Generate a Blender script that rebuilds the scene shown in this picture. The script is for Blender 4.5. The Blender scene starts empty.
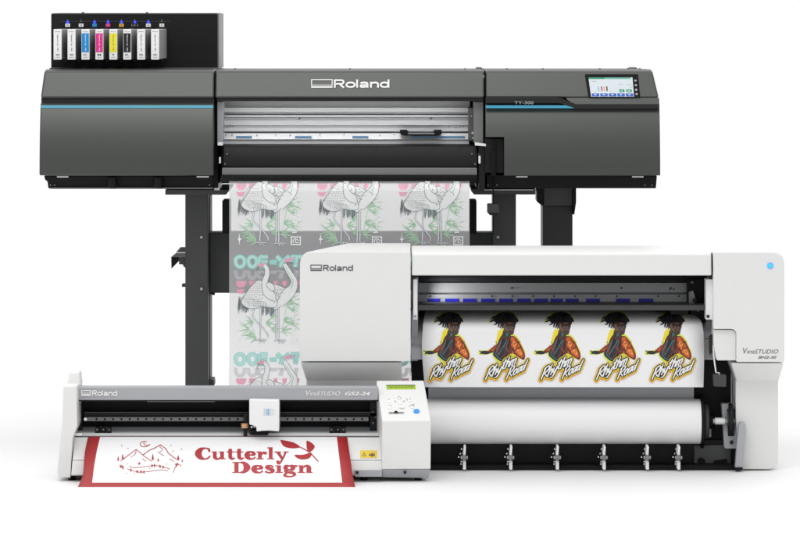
import bpy, bmesh, math, random
from mathutils import Vector
from mathutils.geometry import tessellate_polygon
random.seed(7)
S = bpy.context.scene
COL = S.collection

# ------------------------------------------------------------------ camera geometry
# all sizes in metres; a level tele camera 1.31 m above the floor, about 12 m away
F = 4332.0                      # focal length in photo pixels (800 px wide)
ZC = 470 * 12.05 / F            # camera height above the floor
def X(px, Y): return (px - 400.0) * Y / F
def Z(py, Y): return ZC - py * Y / F
def FLOORPY(Y): return ZC * F / Y

# ------------------------------------------------------------------ materials
def new_mat(name):
    m = bpy.data.materials.new(name); m.use_nodes = True
    nt = m.node_tree
    return m, nt, nt.nodes['Principled BSDF']
def mat(name, col, rough=.45, metal=0.0, noise=.06, scale=60., bump=0.0, spec=.5, coat=0.0, trans=0.0, emit=None, estr=1.0, stretch=None, rnoise=.08):
    m, nt, p = new_mat(name)
    N = nt.nodes; L = nt.links
    p.inputs['Roughness'].default_value = rough
    p.inputs['Metallic'].default_value = metal
    p.inputs['Specular IOR Level'].default_value = spec
    p.inputs['Coat Weight'].default_value = coat
    p.inputs['Coat Roughness'].default_value = .12
    tc = N.new('ShaderNodeTexCoord'); mp = N.new('ShaderNodeMapping')
    L.new(tc.outputs['Object'], mp.inputs['Vector'])
    if stretch: mp.inputs['Scale'].default_value = stretch
    nz = N.new('ShaderNodeTexNoise'); nz.inputs['Scale'].default_value = scale; nz.inputs['Detail'].default_value = 4
    L.new(mp.outputs['Vector'], nz.inputs['Vector'])
    mx = N.new('ShaderNodeMix'); mx.data_type = 'RGBA'
    mx.inputs['A'].default_value = (*[max(0, c * (1 - noise)) for c in col], 1)
    mx.inputs['B'].default_value = (*[min(1, c * (1 + noise)) for c in col], 1)
    L.new(nz.outputs['Fac'], mx.inputs['Factor'])
    L.new(mx.outputs['Result'], p.inputs['Base Color'])
    mr = N.new('ShaderNodeMapRange')
    mr.inputs['To Min'].default_value = max(.02, rough - rnoise); mr.inputs['To Max'].default_value = min(1, rough + rnoise)
    L.new(nz.outputs['Fac'], mr.inputs['Value']); L.new(mr.outputs['Result'], p.inputs['Roughness'])
    if bump:
        n2 = N.new('ShaderNodeTexNoise'); n2.inputs['Scale'].default_value = 900
        L.new(tc.outputs['Object'], n2.inputs['Vector'])
        b = N.new('ShaderNodeBump'); b.inputs['Strength'].default_value = bump; b.inputs['Distance'].default_value = .001
        L.new(n2.outputs['Fac'], b.inputs['Height']); L.new(b.outputs['Normal'], p.inputs['Normal'])
    if emit:
        p.inputs['Emission Color'].default_value = (*emit, 1); p.inputs['Emission Strength'].default_value = estr
    if trans:
        t = N.new('ShaderNodeBsdfTransparent'); s = N.new('ShaderNodeMixShader'); s.inputs[0].default_value = trans
        out = N['Material Output']
        L.new(p.outputs[0], s.inputs[1]); L.new(t.outputs[0], s.inputs[2]); L.new(s.outputs[0], out.inputs['Surface'])
    return m
M = {}
M['white'] = mat('white_plastic', (.765, .765, .755), .42, noise=.012, scale=25, bump=.05)
M['white2'] = mat('white_steel', (.85, .86, .86), .35, noise=.012, scale=25)
M['lgrey'] = mat('light_grey_plastic', (.38, .39, .41), .4, noise=.02)
M['grey'] = mat('grey_metallic_paint', (.088, .093, .086), .38, metal=.7, noise=.05, scale=300, bump=.04)
M['groove'] = mat('dark_trim', (.016, .017, .016), .5, spec=.3)
M['black'] = mat('black_steel', (.010, .010, .011), .48, noise=.1, spec=.25)
M['blackm'] = mat('matt_black', (.005, .005, .006), .6, noise=.1, spec=.2)
M['dark'] = mat('charcoal_paint', (.048, .049, .050), .55, noise=.04)
M['dark2'] = mat('dark_grey_paint', (.085, .088, .088), .5, noise=.04)
M['mid'] = mat('mid_grey_metal', (.22, .22, .22), .45, metal=.3, noise=.05)
M['alu'] = mat('brushed_aluminium', (.78, .79, .80), .4, metal=.25, noise=.04, scale=40, stretch=(1, 30, 300))
M['alu2'] = mat('dull_aluminium', (.40, .41, .42), .42, metal=.3, noise=.08, scale=40, stretch=(1, 30, 300))
M['steel'] = mat('bright_steel', (.75, .75, .76), .22, metal=.95, noise=.03)
M['strip'] = mat('cyan_strip', (.055, .36, .52), .45)
M['copper'] = mat('copper_fitting', (.62, .36, .20), .3, metal=.6)
M['lettering'] = mat('white_lettering', (.86, .86, .85), .4, noise=.01)
M['lettering_grey'] = mat('grey_lettering', (.10, .105, .11), .4)
M['blueseg'] = mat('blue_window', (.012, .016, .40), .35)
M['paleblue'] = mat('pale_blue_label', (.16, .34, .58), .4)
M['led_blue'] = mat('blue_led', (.02, .03, .8), .3, emit=(.03, .06, 1.0), estr=1.6)
M['power'] = mat('power_button_blue', (.02, .4, .9), .25, emit=(.02, .42, .95), estr=.9)
M['power_ring'] = mat('power_ring_blue', (.12, .35, .80), .3, emit=(.15, .3, 1.0), estr=.35)
M['bluebtn'] = mat('blue_button', (.02, .28, .85), .35)
M['paper'] = mat('white_vinyl', (.87, .87, .88), .38, noise=.008, scale=12)
M['red'] = mat('red_vinyl', (.38, .020, .023), .42, noise=.02)
M['redink'] = mat('red_cut_vinyl', (.40, .022, .030), .42, noise=.02)
M['yellowlab'] = mat('yellow_label', (.80, .58, .05), .4)
M['brown'] = mat('dark_pictogram', (.16, .08, .04), .5)
M['lcd'] = mat('lcd_green', (.30, .42, .01), .3, emit=(.30, .46, .005), estr=.28)
M['lcdtext'] = mat('lcd_dark', (.08, .13, .01), .4)
M['ink_w'] = mat('label_white', (.92, .92, .92), .4, noise=.01)
M['ink_c'] = mat('label_cyan', (.0, .27, .66), .4)
M['ink_m'] = mat('label_magenta', (.78, .025, .27), .4)
M['ink_y'] = mat('label_yellow', (.88, .80, .03), .4)
M['ink_k'] = mat('label_black', (.006, .006, .006), .4)
M['ink_g'] = mat('cartridge_grey', (.36, .36, .36), .4)
M['orange_tag'] = mat('tag_orange', (.75, .42, .06), .4)
M['printgrey'] = mat('print_grey', (.06, .06, .06), .5)
def scr(name, c, e=.8): return mat(name, c, .25, emit=c, estr=e, noise=0)
M['s_bg'] = scr('screen_white', (.50, .55, .58), .34)
M['s_green'] = scr('screen_green', (.02, .24, .13), .3)
M['s_teal'] = scr('screen_teal', (.12, .36, .28), .3)
M['s_blue'] = scr('screen_blue', (.008, .075, .40), .3)
M['s_grey'] = scr('screen_grey', (.30, .32, .35), .5)
M['s_dark'] = scr('screen_dark', (.02, .02, .02), .3)
M['s_red'] = scr('screen_red', (.40, .06, .10), .2)
M['s_orange'] = scr('screen_orange', (.65, .34, .12), .2)
M['s_lblue'] = scr('screen_light_blue', (.12, .35, .62), .5)
# film and its inks
FT = .40
M['film'] = mat('transfer_film', (.88, .88, .90), .35, trans=FT, noise=.01, scale=8)
def see_through(m, share=.12):
    # light from behind also glows through the thin film
    nt = m.node_tree; N = nt.nodes; L = nt.links; p = N['Principled BSDF']
    tl = N.new('ShaderNodeBsdfTranslucent'); ms = N.new('ShaderNodeMixShader'); ms.inputs[0].default_value = share
    L.new(p.inputs['Base Color'].links[0].from_socket, tl.inputs['Color'])
    dst = p.outputs[0].links[0].to_socket
    L.new(p.outputs[0], ms.inputs[1]); L.new(tl.outputs[0], ms.inputs[2]); L.new(ms.outputs[0], dst)
    return m
see_through(M['film'], .5)
def film_ink(name, c, t=.15): return see_through(mat(name, c, .4, trans=t, noise=.03))
M['f_white'] = film_ink('film_white', (.97, .99, .99), .1)
M['f_line'] = film_ink('film_linework', (.26, .31, .33), .1)
M['f_lines'] = film_ink('film_dark_linework', (.20, .23, .24), .15)
M['f_teal'] = film_ink('film_teal', (.40, .80, .75), .12)
M['f_teal2'] = film_ink('film_light_teal', (.72, .93, .90), .15)
M['f_grey'] = film_ink('film_grey', (.66, .65, .70), .4)
M['f_pink'] = film_ink('film_pink', (.95, .42, .58), .1)
M['f_leaf'] = film_ink('film_green', (.40, .68, .44), .12)
M['f_leaf2'] = film_ink('film_pale_green', (.54, .76, .57), .25)
# sticker inks
M['k_yel'] = mat('sticker_yellow', (.86, .70, .02), .4)
M['k_ora'] = mat('sticker_orange', (.80, .36, .01), .4)
M['k_lime'] = mat('sticker_lime', (.70, .76, .06), .4)
M['k_hair'] = mat('sticker_hair', (.022, .019, .024), .45)
M['k_hair2'] = mat('sticker_hair_light', (.085, .075, .085), .45)
M['k_skin'] = mat('sticker_skin', (.060, .028, .018), .45)
M['k_skin2'] = mat('sticker_skin_light', (.20, .090, .055), .45)
M['k_jack'] = mat('sticker_jacket', (.60, .105, .014), .45)
M['k_jack2'] = mat('sticker_jacket_light', (.88, .30, .07), .45)
M['k_jack3'] = mat('sticker_jacket_dark', (.16, .028, .012), .45)
M['k_navy'] = mat('sticker_navy', (.018, .020, .034), .45)
M['k_teal'] = mat('sticker_teal', (.04, .22, .26), .45)
M['k_white'] = mat('sticker_white', (.85, .85, .83), .4)
M['k_black'] = mat('sticker_black', (.012, .010, .010), .4)

# ------------------------------------------------------------------ object helpers
ORG = {}
def tag(o, label=None, cat=None, group=None, kind=None):
    if label: o['label'] = label
    if cat: o['category'] = cat
    if group: o['group'] = group
    if kind: o['kind'] = kind
    return o
def thing(name, label, cat, loc, group=None):
    o = bpy.data.objects.new(name, None); COL.objects.link(o)
    o.empty_display_size = .1; o.location = loc; ORG[o.name] = Vector(loc)
    return tag(o, label, cat, group)
def link(name, me, parent=None):
    o = bpy.data.objects.new(name, me); COL.objects.link(o)
    if parent is not None:
        org = ORG[parent.name]
        for v in me.vertices: v.co -= org
        o.parent = parent; ORG[o.name] = org
    else:
        ORG[o.name] = Vector((0, 0, 0))
    return o

class B:
    """collects solids and links them as one mesh"""
    def __init__(s): s.bm = bmesh.new()
    def loft(s, a, b):
        va = [s.bm.verts.new(p) for p in a]; vb = [s.bm.verts.new(p) for p in b]
        n = len(a)
        s.bm.faces.new(va); s.bm.faces.new(vb[::-1])
        for i in range(n):
            j = (i + 1) % n
            s.bm.faces.new((va[j], va[i], vb[i], vb[j]))
        return s
    def prism(s, poly, Y0, Y1):
        """outline facing the camera, in photo pixels at distance Y0, pushed straight back to Y1"""
        return s.loft([(X(x, Y0), Y0, Z(y, Y0)) for x, y in poly], [(X(x, Y0), Y1, Z(y, Y0)) for x, y in poly])
    def box(s, x0, x1, y0, y1, Y0, Y1): return s.prism([(x0, y0), (x1, y0), (x1, y1), (x0, y1)], Y0, Y1)
    def profile(s, x0, x1, prof, Yr, t0=None, t1=None):
        """side section [(py, Y)...] run along x from px x0 to x1 (measured at distance Yr)"""
        return s.loft([(X(x0 + (t0(y) if t0 else 0), Yr), Y, Z(y, Y)) for y, Y in prof], [(X(x1 + (t1(y) if t1 else 0), Yr), Y, Z(y, Y)) for y, Y in prof])
    def cyl(s, c, r, axis, length, n=32, r2=None):
        """cylinder from point c along axis"""
        ax = Vector(axis).normalized(); c = Vector(c)
        u = ax.orthogonal().normalized(); w = ax.cross(u)
        r2 = r if r2 is None else r2
        A = [c + (u * math.cos(2 * math.pi * i / n) + w * math.sin(2 * math.pi * i / n)) * r for i in range(n)]
        Bq = [c + ax * length + (u * math.cos(2 * math.pi * i / n) + w * math.sin(2 * math.pi * i / n)) * r2 for i in range(n)]
        return s.loft(A, Bq)
    def xcyl(s, x0, x1, py, Y, rpx, n=32):
        return s.cyl((X(x0, Y), Y, Z(py, Y)), rpx * Y / F, (1, 0, 0), (x1 - x0) * Y / F, n)
    def disc(s, px, py, Y, rpx, depth, n=20, r2=None):
        return s.cyl((X(px, Y), Y, Z(py, Y)), rpx * Y / F, (0, 1, 0), depth, n, None if r2 is None else r2 * Y / F)
    def tube(s, pts, r, n=8):
        pts = [Vector(p) for p in pts]; rings = []
        for i, p in enumerate(pts):
            d = (pts[min(i + 1, len(pts) - 1)] - pts[max(i - 1, 0)]).normalized()
            u = d.cross(Vector((.3, .9, .1))).normalized(); w = d.cross(u)
            rings.append([s.bm.verts.new(p + (u * math.cos(2 * math.pi * k / n) + w * math.sin(2 * math.pi * k / n)) * r) for k in range(n)])
        for a, b in zip(rings, rings[1:]):
            for k in range(n):
                s.bm.faces.new((a[k], a[(k + 1) % n], b[(k + 1) % n], b[k]))
        s.bm.faces.new(rings[0]); s.bm.faces.new(rings[-1][::-1])
        return s
    def build(s, name, m, parent=None, bevel=0.0, seg=2, smooth=True):
        bmesh.ops.recalc_face_normals(s.bm, faces=s.bm.faces)
        me = bpy.data.meshes.new(name); s.bm.to_mesh(me); s.bm.free()
        me.materials.append(M[m] if isinstance(m, str) else m)
        o = link(name, me, parent)
        if smooth:
            for p in me.polygons: p.use_smooth = True
            me.set_sharp_from_angle(angle=math.radians(32))
        if bevel:
            md = o.modifiers.new('bevel', 'BEVEL'); md.width = bevel; md.segments = seg
            md.limit_method = 'ANGLE'; md.angle_limit = math.radians(28); md.use_clamp_overlap = True
            md.harden_normals = True
        return o

def rounded(poly, radii, n=6):
    """round chosen corners of a pixel polygon"""
    out = []
    N_ = len(poly)
    for i, (p, r) in enumerate(zip(poly, radii)):
        if r <= 0: out.append(p); continue
        a = Vector(poly[i - 1]); b = Vector(p); c = Vector(poly[(i + 1) % N_])
        p0 = b + (a - b).normalized() * r; p1 = b + (c - b).normalized() * r
        for k in range(n + 1):
            t = k / n
            q = p0.lerp(b, t).lerp(b.lerp(p1, t), t)
            out.append((q.x, q.y))
    return out

# ------------------------------------------------------------------ flat art (lettering, prints) laid on a surface
def catmull(pts, n=6, closed=False):
    P = [Vector(p) for p in pts]; N_ = len(P); out = []
    rng = N_ if closed else N_ - 1
    for i in range(rng):
        if closed: a, b, c, d = P[i - 1], P[i], P[(i + 1) % N_], P[(i + 2) % N_]
        else: a, b, c, d = P[max(i - 1, 0)], P[i], P[i + 1], P[min(i + 2, N_ - 1)]
        for k in range(n):
            t = k / n
            out.append(.5 * ((2 * b) + (c - a) * t + (2 * a - 5 * b + 4 * c - d) * t * t + (3 * b - 3 * c + d - a) * t ** 3))
    if not closed: out.append(P[-1])
    return out
FONTS = {}
def font_mesh(txt, offset=0.0, shear=0.0, space=1.0):
    key = (txt, offset, shear, space)
    if key in FONTS: return FONTS[key]
    cu = bpy.data.curves.new('text', 'FONT'); cu.body = txt; cu.offset = offset; cu.shear = shear; cu.space_character = space
    cu.resolution_u = 4
    o = bpy.data.objects.new('text', cu); COL.objects.link(o)
    dg = bpy.context.evaluated_depsgraph_get()
    me = bpy.data.meshes.new_from_object(o.evaluated_get(dg))
    vs = [(v.co.x, v.co.y) for v in me.vertices]; fs = [tuple(p.vertices) for p in me.polygons]
    bpy.data.objects.remove(o); bpy.data.curves.remove(cu); bpy.data.meshes.remove(me)
    FONTS[key] = (vs, fs); return FONTS[key]
class Art:
    """polygons and strokes in photo pixels, each lifted a hair above the one before"""
    def __init__(s): s.items = []; s.mats = []; s.lift = 0.0
    def mi(s, m):
        if m not in s.mats: s.mats.append(m)
        return s.mats.index(m)
    def raw(s, vs, fs, m, lift=None):
        k = s.mi(m)
        s.lift += .000002 if s.items and s.items[-1][2] == k else .00003
        s.items.append((vs, fs, k, s.lift)); return s
    def poly(s, pts, m):
        tri = tessellate_polygon([[Vector((x, y, 0)) for x, y in pts]])
        return s.raw([tuple(p) for p in pts], [tuple(t) for t in tri], m)
    def blob(s, pts, m, n=5):
        return s.poly([(p.x, p.y) for p in catmull([(x, y) for x, y in pts], n, True)], m)
    def rect(s, x0, y0, x1, y1, m): return s.poly([(x0, y0), (x1, y0), (x1, y1), (x0, y1)], m)
    def disc(s, x, y, r, m, n=12, ry=None):
        ry = r if ry is None else ry
        return s.poly([(x + r * math.cos(2 * math.pi * i / n), y + ry * math.sin(2 * math.pi * i / n)) for i in range(n)], m)
    def ribbon(s, pts, m, w=None, closed=False, n=6, cap=False, grow=0.0, straight=False):
        pts = [(p[0], p[1], (p[2] if len(p) > 2 else w) + grow) for p in pts]
        P = [Vector(p) for p in pts] if straight else catmull(pts, n, closed)
        vs = []; fs = []; K = len(P)
        for i, p in enumerate(P):
            a = P[i - 1] if (i > 0 or closed) else p
            b = P[(i + 1) % K] if (i < K - 1 or closed) else p
            d = Vector((b.x - a.x, b.y - a.y))
            if d.length < 1e-9: d = Vector((1, 0))
            d.normalize(); nx, ny = -d.y * p.z / 2, d.x * p.z / 2
            vs += [(p.x + nx, p.y + ny), (p.x - nx, p.y - ny)]
        for i in range(K if closed else K - 1):
            j = (i + 1) % K
            fs.append((2 * i, 2 * i + 1, 2 * j + 1, 2 * j))
        s.raw(vs, fs, m)
        if cap:
            for p in (P[0], P[-1]): s.disc(p.x, p.y, p.z / 2 * .98, m, 10)
        return s
    def text(s, txt, x0, y0, x1, y1, m, offset=0.0, shear=0.0, space=1.0):
        """fit txt into the pixel rectangle"""
        vs, fs = font_mesh(txt, offset, shear, space)
        ax = min(v[0] for v in vs); bx = max(v[0] for v in vs); ay = min(v[1] for v in vs); by = max(v[1] for v in vs)
        return s.raw([(x0 + (v[0] - ax) / (bx - ax) * (x1 - x0), y1 - (v[1] - ay) / (by - ay) * (y1 - y0)) for v in vs], fs, m)
    def xf(s, fn, start=0):
        s.items = [([fn(*v) for v in vs], fs, m, l) if i >= start else (vs, fs, m, l) for i, (vs, fs, m, l) in enumerate(s.items)]
        return s
    def build(s, name, mapfn, parent, base=.0006, split=1e9):
        verts = []; faces = []; mi = []
        for vs, fs, m, l in s.items:
            o = len(verts)
            verts += [mapfn(x, y, base + l) for x, y in vs]
            for f in fs:
                if len(f) > 3: faces.append(tuple(i + o for i in f)); mi.append(m)
            # long triangles are split so that they follow the curved surface
            work = [[vs[i] for i in f] for f in fs if len(f) == 3]
            while work:
                t = work.pop()
                e = [(abs(t[i][1] - t[(i + 1) % 3][1]), i) for i in range(3)]
                d, i = max(e)
                if d > split:
                    a, b_, c = t[i], t[(i + 1) % 3], t[(i + 2) % 3]
                    mid = ((a[0] + b_[0]) / 2, (a[1] + b_[1]) / 2)
                    work += [[a, mid, c], [mid, b_, c]]
                else:
                    n0 = len(verts); verts += [mapfn(x, y, base + l) for x, y in t]
                    faces.append((n0, n0 + 1, n0 + 2)); mi.append(m)
        me = bpy.data.meshes.new(name); me.from_pydata([tuple(v) for v in verts], [], faces)
        for m in s.mats: me.materials.append(M[m])
        for p, k in zip(me.polygons, mi): p.material_index = k
        bm = bmesh.new(); bm.from_mesh(me)
        for f in bm.faces:
            if f.normal.y > 0 : f.normal_flip()
        bm.to_mesh(me); bm.free()
        return link(name, me, parent)
def flat(Y): return lambda px, py, o: Vector((X(px, Y), Y - o, Z(py, Y)))
def lerp_prof(prof):
    def f(py):
        if py <= prof[0][0]: return prof[0][1]
        for (a, ya), (b, yb) in zip(prof, prof[1:]):
            if py <= b: return ya + (yb - ya) * (py - a) / (b - a)
        return prof[-1][1]
    return f
def on(prof):
    f = lerp_prof(prof)
    def g(px, py, o):
        Y = f(py); e = .4
        Y1, Y2 = f(py - e), f(py + e)
        t = Vector((0, Y2 - Y1, Z(py + e, Y2) - Z(py - e, Y1))).normalized()
        n = Vector((0, t.z, -t.y))
        if n.y > 0: n = -n
        return Vector((X(px, Y), Y, Z(py, Y))) + n * o
    return g
def sheet(name, m, parent, edges, prof, thick=.0008, rows=40, cols=24):
    """flexible sheet: edges = [(py, left px, right px)...], prof = [(py, Y)...]"""
    L = lerp_prof([(e[0], e[1]) for e in edges]); R = lerp_prof([(e[0], e[2]) for e in edges])
    f = lerp_prof(prof); y0, y1 = edges[0][0], edges[-1][0]
    bm = bmesh.new(); grid = []
    for i in range(rows + 1):
        py = y0 + (y1 - y0) * i / rows; Y = f(py)
        grid.append([bm.verts.new((X(L(py) + (R(py) - L(py)) * k / cols, Y), Y, Z(py, Y))) for k in range(cols + 1)])
    for a, b in zip(grid, grid[1:]):
        for k in range(cols): bm.faces.new((a[k], b[k], b[k + 1], a[k + 1]))
    for fc in bm.faces: fc.smooth = True
    me = bpy.data.meshes.new(name); bm.to_mesh(me); bm.free(); me.materials.append(M[m])
    o = link(name, me, parent)
    if not thick: return o
    md = o.modifiers.new('thickness', 'SOLIDIFY'); md.thickness = thick; md.offset = -1 
    return o

def roland(a, x0, y0, x1, y1, m, weight=1.85):
    """wide rounded grotesque wordmark drawn as strokes in a 56 x 9 box"""
    st = len(a.items); w = weight; h = 9.0; xh = 2.55
    R = lambda pts, **k: a.ribbon(pts, m, w, **k)
    def oval(cx, rx, cy=5.75, ry=2.45): R([(cx + rx * math.cos(t * math.pi / 8), cy + ry * math.sin(t * math.pi / 8)) for t in range(16)], closed=True, n=2)
    R([(1, 0), (1, h)], straight=True)
    R([(1, .9), (7.2, .9), (9.3, 1.4), (9.9, 2.75), (9.2, 4.1), (7.2, 4.7), (1, 4.7)])
    R([(5.6, 4.7), (10.4, 9)], straight=True)
    oval(17, 4.3)
    R([(23.6, 0), (23.6, h)], straight=True)
    R([(27.2, 4.5), (28.2, 3.6), (30.8, 3.35), (33.4, 3.8), (34.1, 5.2), (34.1, 9)])
    R([(34.1, 5.9), (30, 6.0), (27.5, 6.5), (27.1, 7.4), (28.3, 8.2), (31, 8.1), (33.3, 7.3), (34.1, 6.4)])
    R([(37.6, 2.6), (37.6, h)], straight=True)
    R([(37.6, 5.2), (39.2, 3.8), (41.5, 3.4), (43.8, 3.8), (44.7, 5.2), (44.7, 9)])
    oval(51.3, 3.9)
    R([(55.3, 0), (55.3, h)], straight=True)
    sx, sy = (x1 - x0) / 56.2, (y1 - y0) / 9.0
    a.xf(lambda x, y: (x0 + x * sx, y0 + y * sy), st)
def wordmark(a, bx0, bx1, x1, y0, y1, m, m2=None):
    """boxed stripe emblem followed by the word"""
    t = .9
    a.rect(bx0, y0 - .2, bx1, y0 - .2 + t, m); a.rect(bx0, y0 - .2 + t, bx0 + t, y1 - 2.0, m); a.rect(bx1 - t, y0 - .2 + t, bx1, y1 - 2.0, m)
    a.rect(bx0 + t, y1 - 2.9, bx1 - t, y1 - 2.3, m2 or m); a.rect(bx0, y1 - 1.6, bx1, y1 + .1, m)
    roland(a, bx1 + 1.2, y0, x1, y1, m)

# ================================================================== SETTING
me = bpy.data.meshes.new('floor')
me.from_pydata([(-14, 8, 0), (14, 8, 0), (14, 60, 0), (-14, 60, 0)], [], [(0, 1, 2, 3)])
me.materials.append(mat('white_floor', (.79, .79, .79), .6, noise=.006, scale=3, spec=.2))
tag(link('floor', me), kind='structure')

# ================================================================== LARGE DARK PRINTER
T = thing('wide_format_printer', 'large dark grey printer on a black steel stand, tallest of the three machines', 'printer', (X(350, 12.9), 12.9, 0))
YT = 12.62
UP = [(98, 12.62), (71.4, 12.646), (69.3, 12.67), (68.4, 13.3), (100, 13.3)]            # sloped upper cover section
LOW = [(y, 12.588 + .042 * ((175.5 - y) / 73) ** 2) for y in (102.6, 104, 105.4, 107, 109, 112, 116, 120, 126, 132, 137, 144, 152, 160, 168, 175.5)] + [(175.5, 13.25), (102.6, 13.25)]
# left housing
B().profile(41.4, 214.6, UP, 12.65, lambda y: (98 - min(y, 98)) * .11).build('upper_cover', 'grey', T, .006)
B().profile(41.2, 214, [(97, 12.632), (103.4, 12.632), (103.4, 13.2), (97, 13.2)], 12.63).build('trim_groove', 'groove', T, .001)
lc = B().profile(40.2, 213.8, LOW, YT).build('side_cover', 'grey', T, .006, 3)
B().profile(40.6, 213.2, [(105.4, 12.6255), (108.0, 12.6225), (108.0, 12.65), (105.4, 12.66)], YT).build('accent_strip', 'strip', lc)
# right housing with cut-out
B().profile(485.4, 658.4, UP, 12.65, None, lambda y: (min(y, 98) - 98) * .22).build('upper_cover', 'grey', T, .006)
UPL = on([(71.4, 12.646), (98, 12.62), (106, 12.6122)])
lipp = [(566, 97.9), (659.2, 97.9), (659.4, 104.6), (577, 104.6), (571, 102.4), (567, 99.6)]
B().loft([UPL(x, y, .0004) for x, y in lipp], [UPL(x, y, -.05) for x, y in lipp]).build('upper_cover_lip', 'grey', T)
rc = B().profile(504, 659.6, LOW, YT).profile(485.6, 504, [p for p in LOW if p[0] <= 137 and p[1] < 13] + [(137, 13.25), (102.6, 13.25)], YT).build('side_cover', 'grey', T)
a = B().prism([(485.6, 97.2), (556, 97.2), (562, 98.4), (568, 101.3), (573, 103.6), (577, 104.2), (659.0, 104.2), (659.2, 108.8), (575, 108.8), (570, 107.5), (563, 104.2), (559, 103.4), (485.6, 103.4)], 12.606, 12.75)
a.build('trim_groove', 'groove', T, .001)
B().prism([(485.8, 105.4), (566, 105.4), (574.5, 108.2), (485.8, 108.2)], 12.604, 12.65).build('accent_strip', 'strip', rc)
ar = Art(); ar.text('TY-300', 514.5, 101.2, 533.5, 104.2, 'lgrey', offset=.006); ar.build('model_lettering', flat(12.605), rc)
# centre hood
hd = B().profile(216.2, 484, UP, 12.7).build('hood', 'grey', T, .006)
B().profile(217, 483.6, [(97.2, 12.63), (101.2, 12.63), (101.2, 13.2), (97.2, 13.2)], 12.63).build('trim_groove', 'groove', T, .001)
ar = Art(); wordmark(ar, 311.2, 332.6, 389.4, 79.6, 88.0, 'lettering'); ar.build('lettering', on([(71.4, 12.646), (98, 12.62)]), hd, .0012)
ar = Art(); wordmark(ar, 311.7, 333.1, 389.9, 80.2, 88.6, 'groove'); ar.build('lettering_edge', on([(71.4, 12.646), (98, 12.62)]), hd, .0007)
for sx in (235, 350, 465, 507, 543, 600, 628, 640):
    B().disc(sx, 69.2, 12.75, 1.0, .02, 12).build('screw', 'groove', T)
for sx0, sx1 in ((630, 637), (476, 482)): B().box(sx0, sx1, 67.4, 69, 13.0, 13.1).build('hinge', 'mid', T, .002)
B().box(212.6, 218, 71, 188, 12.70, 13.2).build('seam_panel', 'blackm', T)
B().box(482.4, 487, 71, 188, 12.70, 13.2).build('seam_panel', 'blackm', T)
for y in (75, 91.4): B().box(482.6, 484.4, y, y + 3.4, 12.64, 12.7).build('hinge_pin', 'steel' if y > 80 else 'mid', T, .001)
# rear body behind everything
B().box(48, 652, 72, 180, 12.95, 13.3).build('chassis', 'black', T)
# printing opening
op = B().box(218, 483, 99, 178, 12.93, 12.97).build('back_panel', 'mid', T)
B().profile(222, 470, [(100.5, 12.80), (107.5, 12.80), (107.5, 12.9), (100.5, 12.9)], 12.8).build('hood_shadow_band', 'mid', T, .001)  # grey band standing in for the shadow under the hood
g = B().profile(222, 469, [(107.6, 12.78), (112.2, 12.775), (113.0, 12.785), (114.6, 12.785), (115.2, 12.775), (119.2, 12.775), (120.2, 12.76), (125.0, 12.752), (126, 12.765), (131.6, 12.765), (132.2, 12.775), (132.8, 12.775), (133.4, 12.745), (139.4, 12.735), (140.5, 12.742), (144, 12.742), (144, 12.9), (107.6, 12.9)], 12.76).build('carriage_rail', 'alu', T, .0006)
for py in (113.8, 117.3, 132.5): B().box(222.4, 468.6, py, py + .55, 12.768 if py < 130 else 12.76, 12.79).build('rail_slot', 'dark2', g)
for x0, x1 in ((236, 252), (295, 311.5), (352.5, 368.5), (412, 465)):
    al = Art(); al.rect(x0, 136.0, x1, 138.0, 'paleblue'); al.build('rail_label', flat(12.7345), g, .0004)
for x in [226, 232, 257, 276, 290, 320, 344, 380, 394]:
    B().disc(x, 135.4 + random.uniform(-.8, .4), 12.735, .5, .006, 10).build('rail_screw', 'groove', g)
for x in (227, 230, 233, 449, 456, 460, 463): B().disc(x, 127 + random.uniform(-.6, .6), 12.76, .5, .006, 10).build('rail_screw', 'dark2', g)
for x in (299.5, 431): B().disc(x, 118.5, 12.768, .9, .01, 12).build('rail_screw', 'dark2', g)
h = B().prism(rounded([(400, 130.2), (407, 130.2), (408.5, 132.2), (433, 132.2), (434.5, 130.2), (441.6, 130.2), (441.6, 134.2), (438, 135.6), (404, 135.6), (400, 134)], [.8, 0, .6, .6, 0, .8, 1.5, 1, 1, 1.5]), 12.70, 12.75).build('handle', 'blackm', T, .002)
B().box(408, 434.5, 132.7, 134.5, 12.696, 12.70).build('grip', 'mid', h, .001)
# side cheeks
B().box(217.2, 223, 101.6, 145, 12.66, 12.9).build('side_cheek', 'lgrey', T, .002)
B().box(473.6, 483.4, 101.6, 143, 12.66, 12.9).build('side_cheek', 'mid', T, .002)
B().box(468.4, 474, 108, 141, 12.70, 12.9).build('side_bracket', 'dark2', T, .002)
for px, py, r in ((472.6, 133, 1.2), (474.3, 131.0, .8), (473.2, 138, 1.0), (471.6, 116, .6)): B().disc(px, py, 12.69, r, .02, 12).build('bolt', 'steel', T)
B().prism([(475, 142.5), (486, 144), (486, 146.4), (475, 145.6)], 12.62, 12.7).build('latch_plate', 'white2', T, .001)
B().box(217.6, 222.6, 142.6, 145.6, 12.62, 12.7).build('latch_plate', 'white2', T, .001)
B().box(219, 220.6, 157.5, 163.5, 12.62, 12.7).build('latch_plate', 'white2', T, .0005)
B().box(478.6, 480.6, 156, 163.5, 12.62, 12.7).build('latch_plate', 'white2', T, .0005)
for px, py in ((227, 154), (225, 164), (472, 154), (475, 164), (479, 154.5)): B().disc(px, py, 12.64, .8, .05, 12).build('bolt', 'mid', T)
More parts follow.
